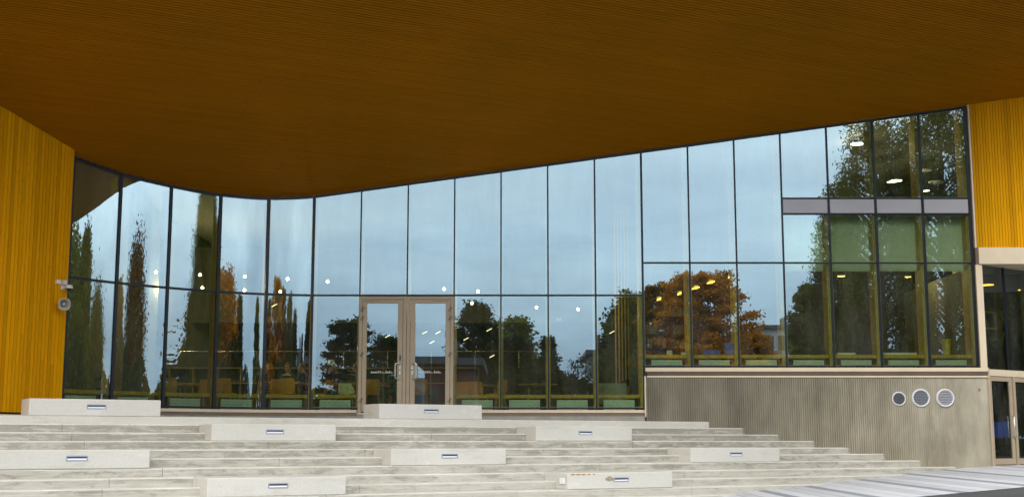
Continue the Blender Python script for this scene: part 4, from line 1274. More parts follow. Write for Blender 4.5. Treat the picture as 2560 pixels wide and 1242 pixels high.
    for y_, spans in ((790, ((1678, 1712),)), (835, ((1616, 1640), (1678, 1710))), (870, ((1618, 1628), (1655, 1668), (1676, 1714)))):
        z_ = Pd(1650, y_, 36.5).z
        cnt = 0
        for (a_, c_) in spans:
            x_ = Pd(a_, y_, 36.5).x; xe = Pd(c_, y_, 36.5).x
            while x_ < xe:
                wd = r2.uniform(.02, .045); h_ = r2.uniform(.20, .29); ln = .06 if r2.random() < .15 else 0
                b = MB(); b.hexa([(x_, 36.52, z_), (x_ + wd, 36.52, z_), (x_ + wd, 36.7, z_), (x_, 36.7, z_), (x_ + ln, 36.52, z_ + h_), (x_ + wd + ln, 36.52, z_ + h_), (x_ + wd + ln, 36.7, z_ + h_), (x_ + ln, 36.7, z_ + h_)])
                bc = r2.choice(['book_pale', 'book_pale', 'book_blue', 'book_green', 'book_red'])
                o = b.build('book', MAT[bc])
                tag(o, '%s book from the left%s on the %s shelf of the dark bookcase' % (ORD[cnt] if cnt else 'first', ', ' + bc[5:] + ',', {790: 'top', 835: 'middle', 870: 'lowest'}[y_]), 'book', 'books in the bookcase'); cnt += 1; x_ += wd + .004
    b = MB(); b.box(3.42, 11.87, 38.6, 38.8, 1.6, 5.8); b.box(6.95, 11.87, 41.0, 41.2, 6.14, 9.3)
    tag(b.build('partition', MAT['interior_dark']), 'dark partition at the back of the raised rooms', 'wall')
    # blinds
    for i in (10, 11, 12, 13):
        xa, xb = MX[i] + .10, MX[i + 1] - .07
        r_ = empty('roller_blind', ((xa + xb) / 2, D + .40, 4.3), ['pale roller blind behind the bay nearest the tall blue panes', 'pale roller blind, second from the left of four', 'pale roller blind, third from the left of four', 'pale roller blind nearest the right timber wall'][i - 10], 'blind', 'roller blinds above the right windows')
        b = MB(); b.box(xa, xb, D + .40, D + .405, 4.36, 5.80); adopt(b.build('fabric', MAT['blind_white']), r_)
        b = MB(); b.box(xa, xb, D + .39, D + .415, 4.33, 4.36); adopt(b.build('bottom_bar', MAT['white_plastic']), r_)
interior()

# things on the ledges
def on_ledge(px0, px1, py0, py1, depth, mat, name, label, cat, shape='box', th=.2):
    a = Pd(px0, py1, D + .3); c = Pd(px1, py0, D + .3)
    root = empty(name, ((a.x + c.x) / 2, D + .3, a.z), label, cat)
    w_, h_ = (c.x - a.x) / 2, c.z - a.z
    return root, w_, h_
def ledge_things():
    z = 2.166
    def X(px): return Pd(px, 880, D + .3).x
    def Hh(py): return Pd(1800, py, D + .3).z
    # blue crates: stack of flat ones and a tall one
    r_ = empty('blue_tray', (X(1778), D + .26, z), 'wide flat stack of two blue trays on the ledge of the second raised bay', 'box')
    b = MB(); hw = (X(1800) - X(1757)) / 2
    b.hexa([(-hw * .9, -.12, 0), (hw * .95, -.12, 0), (hw * .95, .12, 0), (-hw * .9, .12, 0), (-hw, -.14, .06), (hw, -.14, .06), (hw, .14, .06), (-hw, .14, .06)])
    b.hexa([(-hw * .95, -.12, .065), (hw * .9, -.12, .065), (hw * .9, .12, .065), (-hw * .95, .12, .065), (-hw * 1.05, -.14, .12), (hw, -.14, .12), (hw, .14, .12), (-hw * 1.05, .14, .12)])
    b.build('tray', MAT['blue_box'], r_)
    r_ = empty('blue_bin', (X(1823), D + .3, z), 'upright blue lidded bin on the ledge of the second raised bay', 'bin')
    hw = (X(1835) - X(1811)) / 2
    b = MB(); b.hexa([(-hw * .85, -.1, 0), (hw * .85, -.1, 0), (hw * .85, .1, 0), (-hw * .85, .1, 0), (-hw, -.12, .26), (hw, -.12, .26), (hw, .12, .26), (-hw, .12, .26)]); b.build('body', MAT['blue_box'], r_)
    b = MB(); b.box(-hw * 1.08, hw * 1.08, -.13, .13, .262, .31); b.build('lid', MAT['blue_box'], r_, bevel=.01)
    for px, w_, h_, lab in ((1673, .065, .11, 'small white cube box on the ledge of the first raised bay'), (1709, .068, .06, 'low white box at the right end of the first raised ledge')):
        r_ = empty('white_box', (X(px), D + .25, z), lab, 'box'); b = MB(); b.box(-w_, w_, -.06, .06, 0, h_); b.build('carton', MAT['white_plastic'], r_, bevel=.006)
        b = MB(); b.box(-w_ * .96, w_ * .96, -.055, .055, h_ - .001, h_ + .006); b.build('lid', MAT['white_plastic'], r_)
    for px, wpx, lab in ((2039, 27, 'black monitor standing behind the ledge under the first blind'), (2163, 20, 'black monitor standing behind the ledge under the second blind')):
        hw = wpx / 98 ; r_ = empty('monitor', (X(px), D + .42, z), lab, 'monitor')
        b = MB(); b.box(-hw, hw, -.02, .02, .03, .16); b.build('screen_back', MAT['black_plastic'], r_, bevel=.01)
        b = MB(); b.box(-.05, .05, -.05, .05, 0, .01); b.box(-.02, .02, -.01, .01, .01, .04); b.build('stand', MAT['black_plastic'], r_)
    r_ = empty('brass_bin', (X(2364), D + .22, z), 'shiny yellow brass bin on the ledge nearest the right timber wall', 'bin')
    b = MB(); b.lathe([(.0001, .0), (.085, .0), (.085, .015), (.115, .37), (.125, .385), (.118, .39), (.108, .37), (.08, .03), (.0001, .03)], (0, 0, 0), 24); b.build('bin_body', MAT['brass'], r_, smooth=True)
    b = MB(); b.lathe([(.1235, .375), (.13, .385), (.1235, .395)], (0, 0, 0), 24); b.build('rim', MAT['brass'], r_, smooth=True)
    # low grey cabinets behind ledges
    b = MB(); b.box(X(2100), X(2145), D + .55, D + .8, 1.62, 2.25); tag(b.build('cabinet', MAT['radiator_white']), 'low pale cabinet beside the second black monitor', 'cabinet')
    b = MB(); b.box(X(2215), X(2300), D + .55, D + .8, 1.62, 2.25); tag(b.build('cabinet', MAT['radiator_white']), 'low pale cabinet behind the third blind bay ledge', 'cabinet')
    b = MB(); a = Pd(1495, 957, D + 1.0); c = Pd(1567, 1000, D + 1.0); b.box(a.x, c.x, D + 1.0, D + 1.05, c.z - .1, a.z); tag(b.build('room_divider', MAT['divider_felt']), 'pale green-looking panel standing behind the last low bay', 'panel')
    # tote bag on the ledge left of the doors
    r_ = empty('tote_bag', (Pd(866, 985, D + .3).x, D + .3, 1.162), 'cream canvas tote bag slumped on the ledge left of the doors', 'bag')
    b = MB(); n = 16; prof = [(0, .19, .10), (.05, .215, .12), (.15, .20, .10), (.24, .175, .06), (.29, .15, .03)]
    for (h, rx, ry) in prof:
        for j in range(n):
            an = 2 * pi * j / n; wob = 1 + .07 * sin(3 * an + h * 20)
            b.v.append((rx * cos(an) * wob - .03 * h / .29, ry * sin(an) * wob, h + .012 * sin(2 * an + 1)))
    for k in range(len(prof) - 1):
        for j in range(n):
            a_ = k * n + j; c_ = k * n + (j + 1) % n; b.f.append((a_, c_, c_ + n, a_ + n)); b.m.append(0)
    b.f.append(tuple(range(n))); b.m.append(0)
    b.build('bag_body', MAT['canvas'], r_, smooth=True)
    b = MB(); b.tube([(-.12, -.10, .22), (-.13, -.13, .10), (-.05, -.135, .04), (.03, -.13, .10), (.02, -.10, .2)], .011, 6); b.build('strap', MAT['canvas'], r_, smooth=True)
ledge_things()

# furniture
def make_chair(label):
    r_ = empty('chair', (0, 0, 0), label, 'chair', 'ochre shell chairs in the hall')
    b = MB(); # backrest curved plate
    def plate(pts2, x_half, th):
        n = 6
        for i in range(len(pts2) - 1):
            for j in range(n):
                def q(ii, jj, o):
                    y, z, hw = pts2[ii]; s_ = -1 + 2 * jj / n
                    return (hw * s_, y + .03 * (1 - s_ * s_) + o, z)
                b.poly([q(i, j, 0), q(i, j + 1, 0), q(i + 1, j + 1, 0), q(i + 1, j, 0)]); b.poly([q(i, j, th), q(i, j + 1, th), q(i + 1, j + 1, th), q(i + 1, j, th)])
    plate([(.17, .46, .19), (.20, .58, .205), (.215, .72, .20), (.22, .80, .185), (.222, .825, .165)], .2, .014)
    b.build('backrest', MAT['chair_shell'], r_, smooth=True)
    b = MB(); b.hexa([(-.20, -.20, .43), (.20, -.20, .43), (.195, .18, .42), (-.195, .18, .42), (-.20, -.20, .45), (.20, -.20, .45), (.195, .18, .465), (-.195, .18, .465)]); b.build('seat', MAT['chair_shell'], r_, bevel=.01)
    for sx in (-1, 1):
        for sy in (-1, 1):
            b = MB(); b.tube([(sx * .15, sy * .14, .43), (sx * .215, sy * .21, 0)], [.018, .012], 6); b.build('leg', MAT['chair_wood'], r_)
    return r_
def make_table(label, R=.55):
    r_ = empty('table', (0, 0, 0), label, 'table', 'round tables in the hall')
    b = MB(); b.lathe([(.0001, .715), (R - .02, .715), (R, .725), (R, .738), (R - .01, .742), (.0001, .742)], (0, 0, 0), 28); b.build('tabletop', MAT['table_top'], r_)
    for k in range(4):
        a = pi / 4 + k * pi / 2; b = MB(); b.tube([(cos(a) * R * .6, sin(a) * R * .6, .712), (cos(a) * R * .75, sin(a) * R * .75, 0)], [.024, .016], 7); b.build('leg', MAT['chair_wood'], r_)
    return r_
FLOOR = .78
def at_floor(px, dd): p = Pd(px, 950, dd); return Vector((p.x, p.y, FLOOR))
chairs = [(425, 33.0, .15, 'ochre chair seen in the third curved bay'), (517, 34.2, .3, 'ochre chair tucked at the table seen in the fourth curved bay'), (567, 33.4, -.1, 'ochre chair with its back to the glass, fifth bay of the curve'), (638, 34.5, 1.2, 'ochre chair turned sideways behind the fifth mullion'),
          (694, 33.9, .2, 'half-hidden ochre chair left of the dark-haired man'), (722, 33.3, 0, 'ochre chair with its back to the glass, in front of the dark-haired man'), (806, 34.2, 1.1, 'ochre chair turned sideways beside the white cap sitter'),
          (932, 33.9, .05, 'ochre chair seen through the left glass door'), (1052, 33.7, -.05, 'ochre chair seen through the right glass door'), (1153, 35.0, 2.9, 'ochre chair facing out in the first bay right of the doors, left one'),
          (1192, 34.8, 3.3, 'ochre chair facing out in the first bay right of the doors, right one'), (1240, 34.0, .9, 'ochre chair hidden partly by the mullion right of the doors')]
ch0 = make_chair(chairs[0][3])
for i, (px, dd, rz, lab) in enumerate(chairs):
    p = at_floor(px, dd)
    if i == 0: ch0.location = p; ch0.rotation_euler = (0, 0, rz + pi)
    else: copy_tree(ch0, p, rz + pi, lab)
tabs = [(480, 35.1, 'round table behind the chairs of the curved bays'), (728, 34.55, 'round table where the dark-haired man sits'), (860, 34.9, 'round table of the white cap sitter'), (1000, 35.4, 'round table seen between the two glass doors'), (1215, 35.6, 'round table right of the doors'), (1345, 35.0, 'round table in the middle of the bays right of the doors')]
tb0 = make_table(tabs[0][2])
for i, (px, dd, lab) in enumerate(tabs):
    p = at_floor(px, dd)
    if i == 0: tb0.location = p
    else: copy_tree(tb0, p, 0, lab)

# ------------------------------------------------------------ lamps inside
def make_globe(p, zc, label, r=.055):
    l_ = empty('pendant_lamp', p, label, 'lamp', 'bare bulb pendants in the hall')
    b = MB(); n = 8; prof = [(max(.0001, r * sin(pi * k / n)), -r * cos(pi * k / n)) for k in range(n + 1)]; b.lathe(prof, (0, 0, 0), 14); b.build('bulb', MAT['lamp_warm'], l_, smooth=True)
    b = MB(); b.lathe([(.0001, r + .07), (.018, r + .07), (.02, r - .004)], (0, 0, 0), 12); b.build('socket', MAT['brown_metal'], l_)
    b = MB(); b.tube([(0, 0, r + .1), (0, 0, zc - p.z)], .006, 5); b.build('cord', MAT['black_plastic'], l_)
    ld = bpy.data.lights.new('bulb_light', 'POINT'); ld.energy = 34; ld.color = (1.0, 0.72, 0.38); ld.shadow_soft_size = .06
    lo_ = bpy.data.objects.new('bulb_light', ld); COL.objects.link(lo_); lo_.parent = l_; lo_.location = (0, 0, -.13)
globes = [(265, 673, 34.5, 'high bulb at the far left, inside the first curved bay'), (390, 680, 35.2, 'high bulb in the second curved bay'), (404, 712, 37, 'low yellow bulb beside the third mullion'), (500, 687, 35.8, 'high bulb in the third curved bay'), (506, 719, 37.6, 'low bulb in the third curved bay'),
          (612, 691, 36, 'high bulb in the fourth curved bay'), (611, 725, 38, 'low bulb in the fourth curved bay'), (719, 697, 36, 'high bulb in the fifth curved bay'), (701, 729, 38, 'low bulb in the fifth curved bay'), (819, 704, 36, 'bulb above the bay left of the doors'),
          (1110, 722, 36.5, 'bulb above the right glass door'), (1195, 728, 36.5, 'bulb just above the transom right of the doors'), (1180, 758, 38, 'bulb just under the transom right of the doors'), (1341, 768, 38.5, 'faint bulb in the second bay right of the doors'), (1445, 773, 38.5, 'bulb beside the small white notice')]
for (px, py, dd, lab) in globes:
    p = Pd(px, py, dd); make_globe(p, zs(max(p.x, -10), D) , lab, .040)
# small ceiling strips deep in the hall
strips = [(953, 801, 44), (969, 840, 46), (1036, 782, 43), (1062, 831, 45), (1080, 855, 46.5), (1095, 831, 44), (1151, 805, 43), (1223, 824, 43), (1165, 847, 45), (1230, 890, 46), (818, 770, 42), (686, 763, 41), (328, 771, 36), (344, 793, 37), (358, 813, 38), (371, 831, 39), (382, 845, 40), (392, 860, 41), (1530, 830, 45), (1575, 805, 44)]
sl = None
SLAB = ['upper strip light seen in the left glass door', 'lower strip light seen in the left glass door', 'highest strip light seen in the right glass door', 'left strip light halfway down the right glass door', 'lowest strip light in the right glass door', 'right strip light halfway down the right glass door',
 'strip light left of the dark mirrored treetop, first bay right of the doors', 'upper right strip light in the first bay right of the doors', 'lower strip light in front of the mirrored tree right of the doors', 'lowest strip light in the first bay right of the doors', 'lone strip light in the bay left of the doors', 'lone strip light in the fifth curved bay',
 'topmost of the descending strip lights in the second curved bay', 'second highest of the strip lights descending in the second curved bay', 'third of the strip lights descending in the second curved bay', 'fourth of the strip lights descending in the second curved bay', 'fifth of the strip lights descending in the second curved bay', 'lowest of the strip lights descending in the second curved bay',
 'lower strip light in the last low bay before the ribbed wall', 'upper strip light in the last low bay before the ribbed wall']
for i, (px, py, dd) in enumerate(strips):
    p = Pd(px, py, dd)
    if sl is None:
        sl = empty('strip_light', p, SLAB[0], 'lamp', 'small strip lights deep in the hall', rz=.1)
        b = MB(); b.bar((-.085, 0, -.045), (.085, 0, .045), .02, .022); b.build('tube', MAT['lamp_strip'], sl)
        b = MB(); b.bar((-.09, 0, -.028), (.09, 0, .066), .028, .012); b.tube([(0, 0, .03), (0, 0, .9)], .005, 4); b.build('housing', MAT['white_plastic'], sl)
    else: copy_tree(sl, p, (pi if 12 <= i < 18 else .1), SLAB[i])
# disc lamps upstairs and wall washers
discs = [(2144, 360, 35.0, 'lamp_disc', .19, 'lit disc lamp highest at the right, partly behind a timber post'), (2240, 452, 36.5, 'lamp_disc', .17, 'lit disc lamp behind the bay two left of the right wall'), (2228, 455, 38.5, 'lamp_disc', .13, 'smaller lit disc lamp behind the brighter one'), (2316, 477, 40.0, 'lamp_disc', .10, 'tiny lit disc lamp low in the last upstairs bay'),
         (2314, 427, 36.5, 'blind_white', .17, 'unlit disc lamp beside the last upstairs mullion'), (2340, 457, 37.5, 'blind_white', .22, 'larger unlit disc lamp in the last upstairs bay'), (2302, 294, 35.0, 'lamp_disc', .12, 'lit disc lamp under the raking head of the last upstairs bay'),
         (2103, 690, 36.0, 'lamp_yellow', .11, 'dim disc lamp low behind the second monitor bay'), (2270, 692, 36.0, 'lamp_yellow', .09, 'dim disc lamp low in the bay left of the brass bin')]
for (px, py, dd, mt, r, lab) in discs:
    p = Pd(px, py, dd)
    l_ = empty('disc_lamp', p, lab, 'lamp', 'disc lamps in the right-hand rooms')
    b = MB(); b.lathe([(.0001, 0), (r, 0)], (0, 0, 0), 24); b.build('diffuser', MAT[mt], l_)
    b = MB(); b.lathe([(r, -.003), (r * 1.02, .03), (.0001, .05)], (0, 0, 0), 24); b.build('shade', MAT['white_plastic'], l_)
    b = MB(); b.tube([(0, 0, .05), (0, 0, (5.8 if py > 600 else 9.0) - p.z)], .005, 5); b.build('cord', MAT['black_plastic'], l_)
    if mt != 'blind_white':
        ld = bpy.data.lights.new('disc_light', 'POINT'); ld.energy = 30; ld.color = (1.0, 0.75, 0.42); ld.shadow_soft_size = .08
        lo_ = bpy.data.objects.new('disc_light', ld); COL.objects.link(lo_); lo_.parent = l_; lo_.location = (0, 0, -.12)
for wi, (px, py, r) in enumerate(((1648, 749, .055), (1699, 735, .05), (1740, 721, .10), (1778, 707, .10), (1826, 693, .05))):
    p = Pd(px, py, 36.5); l_ = empty('wall_washer', p, '%s of the five warm track spotlights climbing behind the raised bays' % ['leftmost and lowest', 'second from the left', 'middle', 'second from the right', 'rightmost and highest'][wi], 'lamp', 'track spotlights along the ceiling beam')
    b = MB(); b.hexa([(-r * 1.2, -.02, -.03), (r, -.02, .03), (r, .02, .03), (-r * 1.2, .02, -.03), (-r * 1.2, -.02, .0), (r, -.02, .06), (r, .02, .06), (-r * 1.2, .02, .0)]); b.build('lamp_face', MAT['lamp_yellow'], l_)
    b = MB(); b.box(-.06, .06, .03, .12, -.02, .10); b.build('spot_body', MAT['white_plastic'], l_)
b = MB(); a = Pd(1620, 752, 36.6); c = Pd(1960, 640, 36.6); b.bar(a, c, .06, .06); tag(b.build('lighting_track', MAT['interior_wall']), 'slanting white lighting track behind the raised bays', 'track')
b = MB(); p = Pd(1397, 798, D + .06); b.box(p.x - .07, p.x + .07, p.y, p.y + .004, p.z - .04, p.z + .04); tag(b.build('paper_notice', MAT['white_plastic']), 'small white notice stuck inside the third bay right of the doors', 'notice')

# ------------------------------------------------------------ people
def person(px, dd, rz, label, cloth, hair, cap=None, reach=0.0, lean=.12, collar=False):
    """seated figure, facing local -y; grown from a skeleton"""
    root = empty('person', at_floor(px, dd), label, 'person', rz=rz)
    V = []; R = []; E_ = []
    def v(p, r): V.append(p); R.append(r); return len(V) - 1
    def e(a, b): E_.append((a, b))
    pel = v((0, .02, .50), (.15, .12)); bel = v((0, .02 - lean * .2, .64), (.135, .11)); che = v((0, .02 - lean * .6, .82), (.155, .12)); shb = v((0, .02 - lean, .97), (.12, .085)); nk = v((0, .0 - lean * 1.1, 1.06), (.052, .055)); 
    hd0 = v((0, -.02 - lean * 1.2, 1.13), (.068, .08)); hd1 = v((0, -.02 - lean * 1.25, 1.22), (.078, .093)); hd2 = v((0, -.01 - lean * 1.25, 1.285), (.058, .07))
    nose = v((0, -.125 - lean * 1.25, 1.175), (.012, .018)); e(hd0, nose)
    for a, b in ((pel, bel), (bel, che), (che, shb), (shb, nk), (nk, hd0), (hd0, hd1), (hd1, hd2)): e(a, b)
    for sx in (-1, 1):
        hip = v((sx * .09, .0, .49), (.09, .09)); kn = v((sx * .12, -.42, .50), (.062, .062)); an = v((sx * .12, -.40, .09), (.04, .045)); to = v((sx * .13, -.56, .04), (.035, .025))
        e(pel, hip); e(hip, kn); e(kn, an); e(an, to)
        sh = v((sx * .185, .02 - lean, .95), (.06, .06)); 
        if reach: el = v((sx * .22, -.24 - lean, .93 + .04 * sx), (.042, .042)); wr = v((sx * .14, -.47 - lean, 1.0 + .05 * reach), (.03, .03)); ha = v((sx * .12, -.54 - lean, 1.02 + .05 * reach), (.034, .018))
        else: el = v((sx * .27, -.10 - lean, .74), (.045, .045)); wr = v((sx * .16, -.33 - lean, .775), (.03, .03)); ha = v((sx * .12, -.40 - lean, .785), (.036, .018))
        e(shb, sh); e(sh, el); e(el, wr); e(wr, ha)
        for j in range(4):
            f1 = v((V[ha][0] + (j - 1.5) * .018, V[ha][1] - .045, V[ha][2] - .004), (.009, .009)); f2 = v((V[ha][0] + (j - 1.5) * .020, V[ha][1] - (.075, .085, .088, .08)[j], V[ha][2] - .02), (.007, .007)); e(ha, f1); e(f1, f2)
        th = v((V[ha][0] - sx * .04, V[ha][1] - .02, V[ha][2]), (.010, .010)); e(ha, th)
    me = bpy.data.meshes.new('skeleton'); me.from_pydata(V, E_, [])
    o = bpy.data.objects.new('tmp', me); COL.objects.link(o)
    md = o.modifiers.new('skin', 'SKIN'); md.use_smooth_shade = True
    sk = me.skin_vertices[0].data if me.skin_vertices else None
    if sk is None:
        me.skin_vertices.new() if hasattr(me.skin_vertices, 'new') else None
        sk = me.skin_vertices[0].data
    for i, r in enumerate(R): sk[i].radius = r
    sk[0].use_root = True
    o.modifiers.new('sub', 'SUBSURF').levels = 1
    dg = bpy.context.evaluated_depsgraph_get(); ev = o.evaluated_get(dg)
    m2 = bpy.data.meshes.new_from_object(ev, depsgraph=dg)
    bpy.data.objects.remove(o)
    m2.materials.clear()
    for m_ in (cloth, MAT['skin'], MAT['cloth_blue']): m2.materials.append(m_)
    hands = [V[i] for i in range(len(V)) if R[i] == (.034, .018) or R[i] == (.036, .018)]
    for p in m2.polygons:
        c = p.center; k = 0
        if c.z > 1.045 and c.y > -.35 - lean and abs(c.x) < .13 and (c - Vector((0, -.02 - lean * 1.2, 1.17))).length < .17: k = 1
        elif any((c - Vector(h)).length < .075 and c.y < h[1] + .03 for h in hands): k = 1
        elif c.z < .60 and (c.y < -.12 or c.z < .42): k = 2
        p.material_index = k
    b_ = bpy.data.objects.new('body', m2); COL.objects.link(b_); b_.parent = root
    hy = -.01 - lean * 1.25
    b = MB(); n = 10; prof = []
    for k in range(n + 1):
        a = pi * k / n * .60; prof.append((max(.0001, .093 * sin(a)), .085 * cos(a)))
    b.lathe(prof, (0, hy + .022, 1.235), 16); b.lathe([(.088, 0), (.086, -.05), (.06, -.08), (.0001, -.09)], (0, hy + .035, 1.23), 12)
    b.build('hair', hair, root, smooth=True)
    for sx in (-.03, .03):
        b = MB(); b.lathe([(.0001, -.008), (.009, 0), (.0001, .006)], (sx, -.112 + hy + .01, 1.20), 8, 'y'); b.build('eye', MAT['hair_dark'], root)
    if cap:
        b = MB(); b.lathe([(.0001, .125), (.05, .115), (.085, .07), (.10, .01), (.104, -.02), (.098, -.02)], (0, hy + .0, 1.245), 20); b.build('cap', cap, root, smooth=True)
    if collar:
        b = MB(); b.lathe([(.11, -.05), (.085, .0), (.07, .02)], (0, -lean, 1.03), 14); b.build('collar', MAT['cloth_cream'], root, smooth=True)
    return root
person(214, 32.0, pi / 2 + .1, 'brown-haired person with cream collar sitting sideways in the leftmost curved bay', MAT['cloth_black'], MAT['hair_brown'], collar=True)
person(722, 35.1, 0.0, 'dark-haired person in a grey-green jacket bent over the table, facing the glass', MAT['cloth_green'], MAT['hair_dark'], lean=.2, collar=True)
person(652, 35.0, .9, 'person in dark clothes beside the half-hidden chair, mostly in shade', MAT['cloth_black'], MAT['hair_dark'])
person(768, 35.2, -.5, 'person in a blue top leaning to the table behind the bay\'s right mullion', MAT['cloth_blue'], MAT['hair_brown'], lean=.2)
person(818, 34.2, pi / 2 - .15, 'person in a pale green cap and black sweater reaching to the right', MAT['cloth_black'], MAT['hair_brown'], cap=MAT['cloth_cream'], reach=1.0, lean=.08)
person(905, 34.8, -pi / 2, 'person facing the one in the pale cap, hidden partly by the door frame', MAT['cloth_grey'], MAT['hair_brown'], reach=.6)
person(985, 34.0, .6, 'person in dark green seen through the left glass door, back turned', MAT['cloth_green'], MAT['hair_dark'])

# ============================================================ THE STREET BEHIND (seen in the glass)
def tree(name, label, X, Y, h, r, kind, leaf, seed, n=14000, size=.19, cat='tree', bark='bark', zoff=0.0):
    rg = np.random.RandomState(seed); rr = random.Random(seed)
    root = empty(name, (X, Y, gz(X, Y) + zoff), label, cat)
    # branches
    tb = MB(); h0 = {'column': .05, 'cone': .08, 'round': .22, 'spread': .25, 'birch': .22, 'bare': .2}[kind] * h
    lean = (rr.uniform(-.3, .3), rr.uniform(-.3, .3))
    tr_pts = [(lean[0] * t_ + .12 * sin(3 * t_ + seed), lean[1] * t_, t_ * h * .93) for t_ in (0, .15, .3, .5, .7, .85, 1)]
    R0 = .022 * h
    tb.tube(tr_pts, [R0 * (1 - .88 * t_) for t_ in (0, .15, .3, .5, .7, .85, 1)], 8)
    def env(t_):     # crown radius at relative crown height
        return {'column': max(.0, (t_ + .04) ** .35 * (1.02 - t_) ** .55) * 1.1, 'cone': (1.02 - t_) ** .8 * (min(1, t_ * 6 + .35)),
                'round': sqrt(max(0, 1 - (2 * t_ - .9) ** 2 / 1.25)), 'spread': sqrt(max(0, 1 - (1.5 * t_ - .62) ** 2 / .9)), 'birch': sqrt(max(0, 1 - (1.7 * t_ - .62) ** 2 / 1.3)), 'bare': sqrt(max(0, 1 - (1.8 * t_ - .8) ** 2))}[kind]
    nb = {'column': 60, 'cone': 70, 'round': 60, 'spread': 64, 'birch': 84, 'bare': 46}[kind]
    C = []; W_ = []
    for i in range(nb):
        t_ = (i + rr.random()) / nb; a = i * 2.399 + rr.uniform(-.4, .4)
        e = env(t_) * r * rr.uniform(.62, 1.12)
        zt_ = h0 + t_ * (h - h0)
        zb = max(h * .08, zt_ - e * {'column': 1.6, 'cone': .1, 'round': .7, 'spread': .45, 'birch': .7, 'bare': .9}[kind])
        zb = min(zb, h * .9)
        p0 = Vector((lean[0] * zb / h, lean[1] * zb / h, zb)); tip = Vector((cos(a) * e, sin(a) * e, zt_))
        mid = (p0 + tip) / 2 + Vector((rr.uniform(-.1, .1) * e, rr.uniform(-.1, .1) * e, e * (.18 if kind != 'cone' else -.05)))
        pts = []
        for s_ in (0, .25, .5, .75, 1):
            q = p0 * (1 - s_) ** 2 + mid * 2 * s_ * (1 - s_) + tip * s_ * s_; pts.append(q)
        rb = R0 * .32 * (1 - .6 * t_)
        tb.tube(pts, [rb, rb * .7, rb * .5, rb * .3, rb * .12], 5, cap=False)
        for s_ in ((.45, .6, .75, .88, 1.0) if kind != 'column' else (.6, .8, 1.0)):
            q = p0 * (1 - s_) ** 2 + mid * 2 * s_ * (1 - s_) + tip * s_ * s_
            C.append(q); W_.append(.5 + s_)
            if kind == 'bare':
                for _ in range(3):
                    tw = q + Vector((rr.uniform(-1, 1), rr.uniform(-1, 1), rr.uniform(0, 1.2))) * .12 * r
                    tb.tube([q, (q + tw) / 2 + Vector((0, 0, .05)), tw], [rb * .2 + .008, .01, .006], 4, cap=False)
        if kind == 'birch':
            for s_ in (.7, .85, 1.0):
                q = p0 * (1 - s_) ** 2 + mid * 2 * s_ * (1 - s_) + tip * s_ * s_
                L = rr.uniform(.08, .22) * h
                for k in range(4): C.append(q + Vector((cos(a) * .15, sin(a) * .15, -L * (k + 1) / 4))); W_.append(.7)
    tb.build('trunk', MAT[bark], root)
    C = np.array([tuple(c) for c in C]); W_ = np.array(W_); W_ /= W_.sum()
    idx = rg.choice(len(C), n, p=W_)
    sp = {'column': .12, 'cone': .12, 'round': .13, 'spread': .11, 'birch': .085, 'bare': .12}[kind] * r
    off = rg.normal(0, 1, (n, 3)) * sp; off[:, 2] *= {'column': 1.8, 'cone': .5, 'round': .8, 'spread': .45, 'birch': 1.5, 'bare': 1}[kind]
    c = C[idx] + off
    c[:, 2] = np.maximum(c[:, 2], h * .03)
    s_ = size * (.5 + rg.rand(n))
    a1 = rg.normal(0, 1, (n, 3)); a1[:, 2] *= (1.8 if kind == 'birch' else .7); a1 /= np.linalg.norm(a1, axis=1)[:, None]
    a2 = np.cross(a1, rg.normal(0, 1, (n, 3))); a2 /= np.linalg.norm(a2, axis=1)[:, None]
    lw = .7 if kind != 'birch' else .42
    v0 = c - a1 * s_[:, None] * .5; v1 = c + a2 * s_[:, None] * lw * .5; v2 = c + a1 * s_[:, None] * .5; v3 = c - a2 * s_[:, None] * lw * .5
    co = np.stack([v0, v1, v2, v3], 1).reshape(-1, 3).astype(np.float32)
    me = bpy.data.meshes.new('crown'); me.vertices.add(4 * n); me.vertices.foreach_set('co', co.ravel())
    me.loops.add(4 * n); me.loops.foreach_set('vertex_index', np.arange(4 * n, dtype=np.int32))
    me.polygons.add(n); me.polygons.foreach_set('loop_start', np.arange(0, 4 * n, 4, dtype=np.int32)); me.polygons.foreach_set('loop_total', np.full(n, 4, dtype=np.int32))
    me.update(); me.validate()
    me.materials.append(MAT[leaf])
    o = bpy.data.objects.new('crown', me); COL.objects.link(o); o.parent = root
    return root
def mir(px, py, Yv):
    """real place of something whose mirror image in the flat glass shows at pixel px, py"""
    r = ray(px, py); p = r * (Yv / r.y); return p.x, 2 * D - p.y, p.z
def rtree(px, ptop, Yv, wpx, kind, leaf, seed, label, **kw):
    X, Y, Z = mir(px, ptop, Yv); g = gz(X, Y); h = Z - g
    return tree(kw.pop('nm', 'tree'), label, X, Y, h, wpx / 2 / F_PX * Yv, kind, leaf, seed, **kw)
rtree(872, 792, 84, 150, 'spread', 'leaf_dark', 1, 'dark green tree mirrored left of the glass doors', n=24000, size=.18)
rtree(965, 842, 92, 120, 'round', 'leaf_dark', 2, 'dark green tree mirrored in the left glass door')
rtree(1190, 757, 84, 140, 'round', 'leaf_dark', 3, 'tall dark tree mirrored right beside the right glass door', n=26000, size=.18)
rtree(1277, 840, 92, 95, 'round', 'leaf_dark', 4, 'small dark tree mirrored in the second bay right of the doors')
rtree(1357, 836, 92, 110, 'cone', 'leaf_dark', 5, 'spiky dark tree mirrored in the third bay right of the doors')
rtree(1432, 893, 110, 110, 'bare', 'leaf_dark', 6, 'thin nearly bare tree mirrored beside the slate building', n=1500, size=.2)
rtree(1592, 735, 84, 150, 'round', 'leaf_olive', 7, 'olive green tree mirrored behind the slatted screen', n=24000, size=.18)
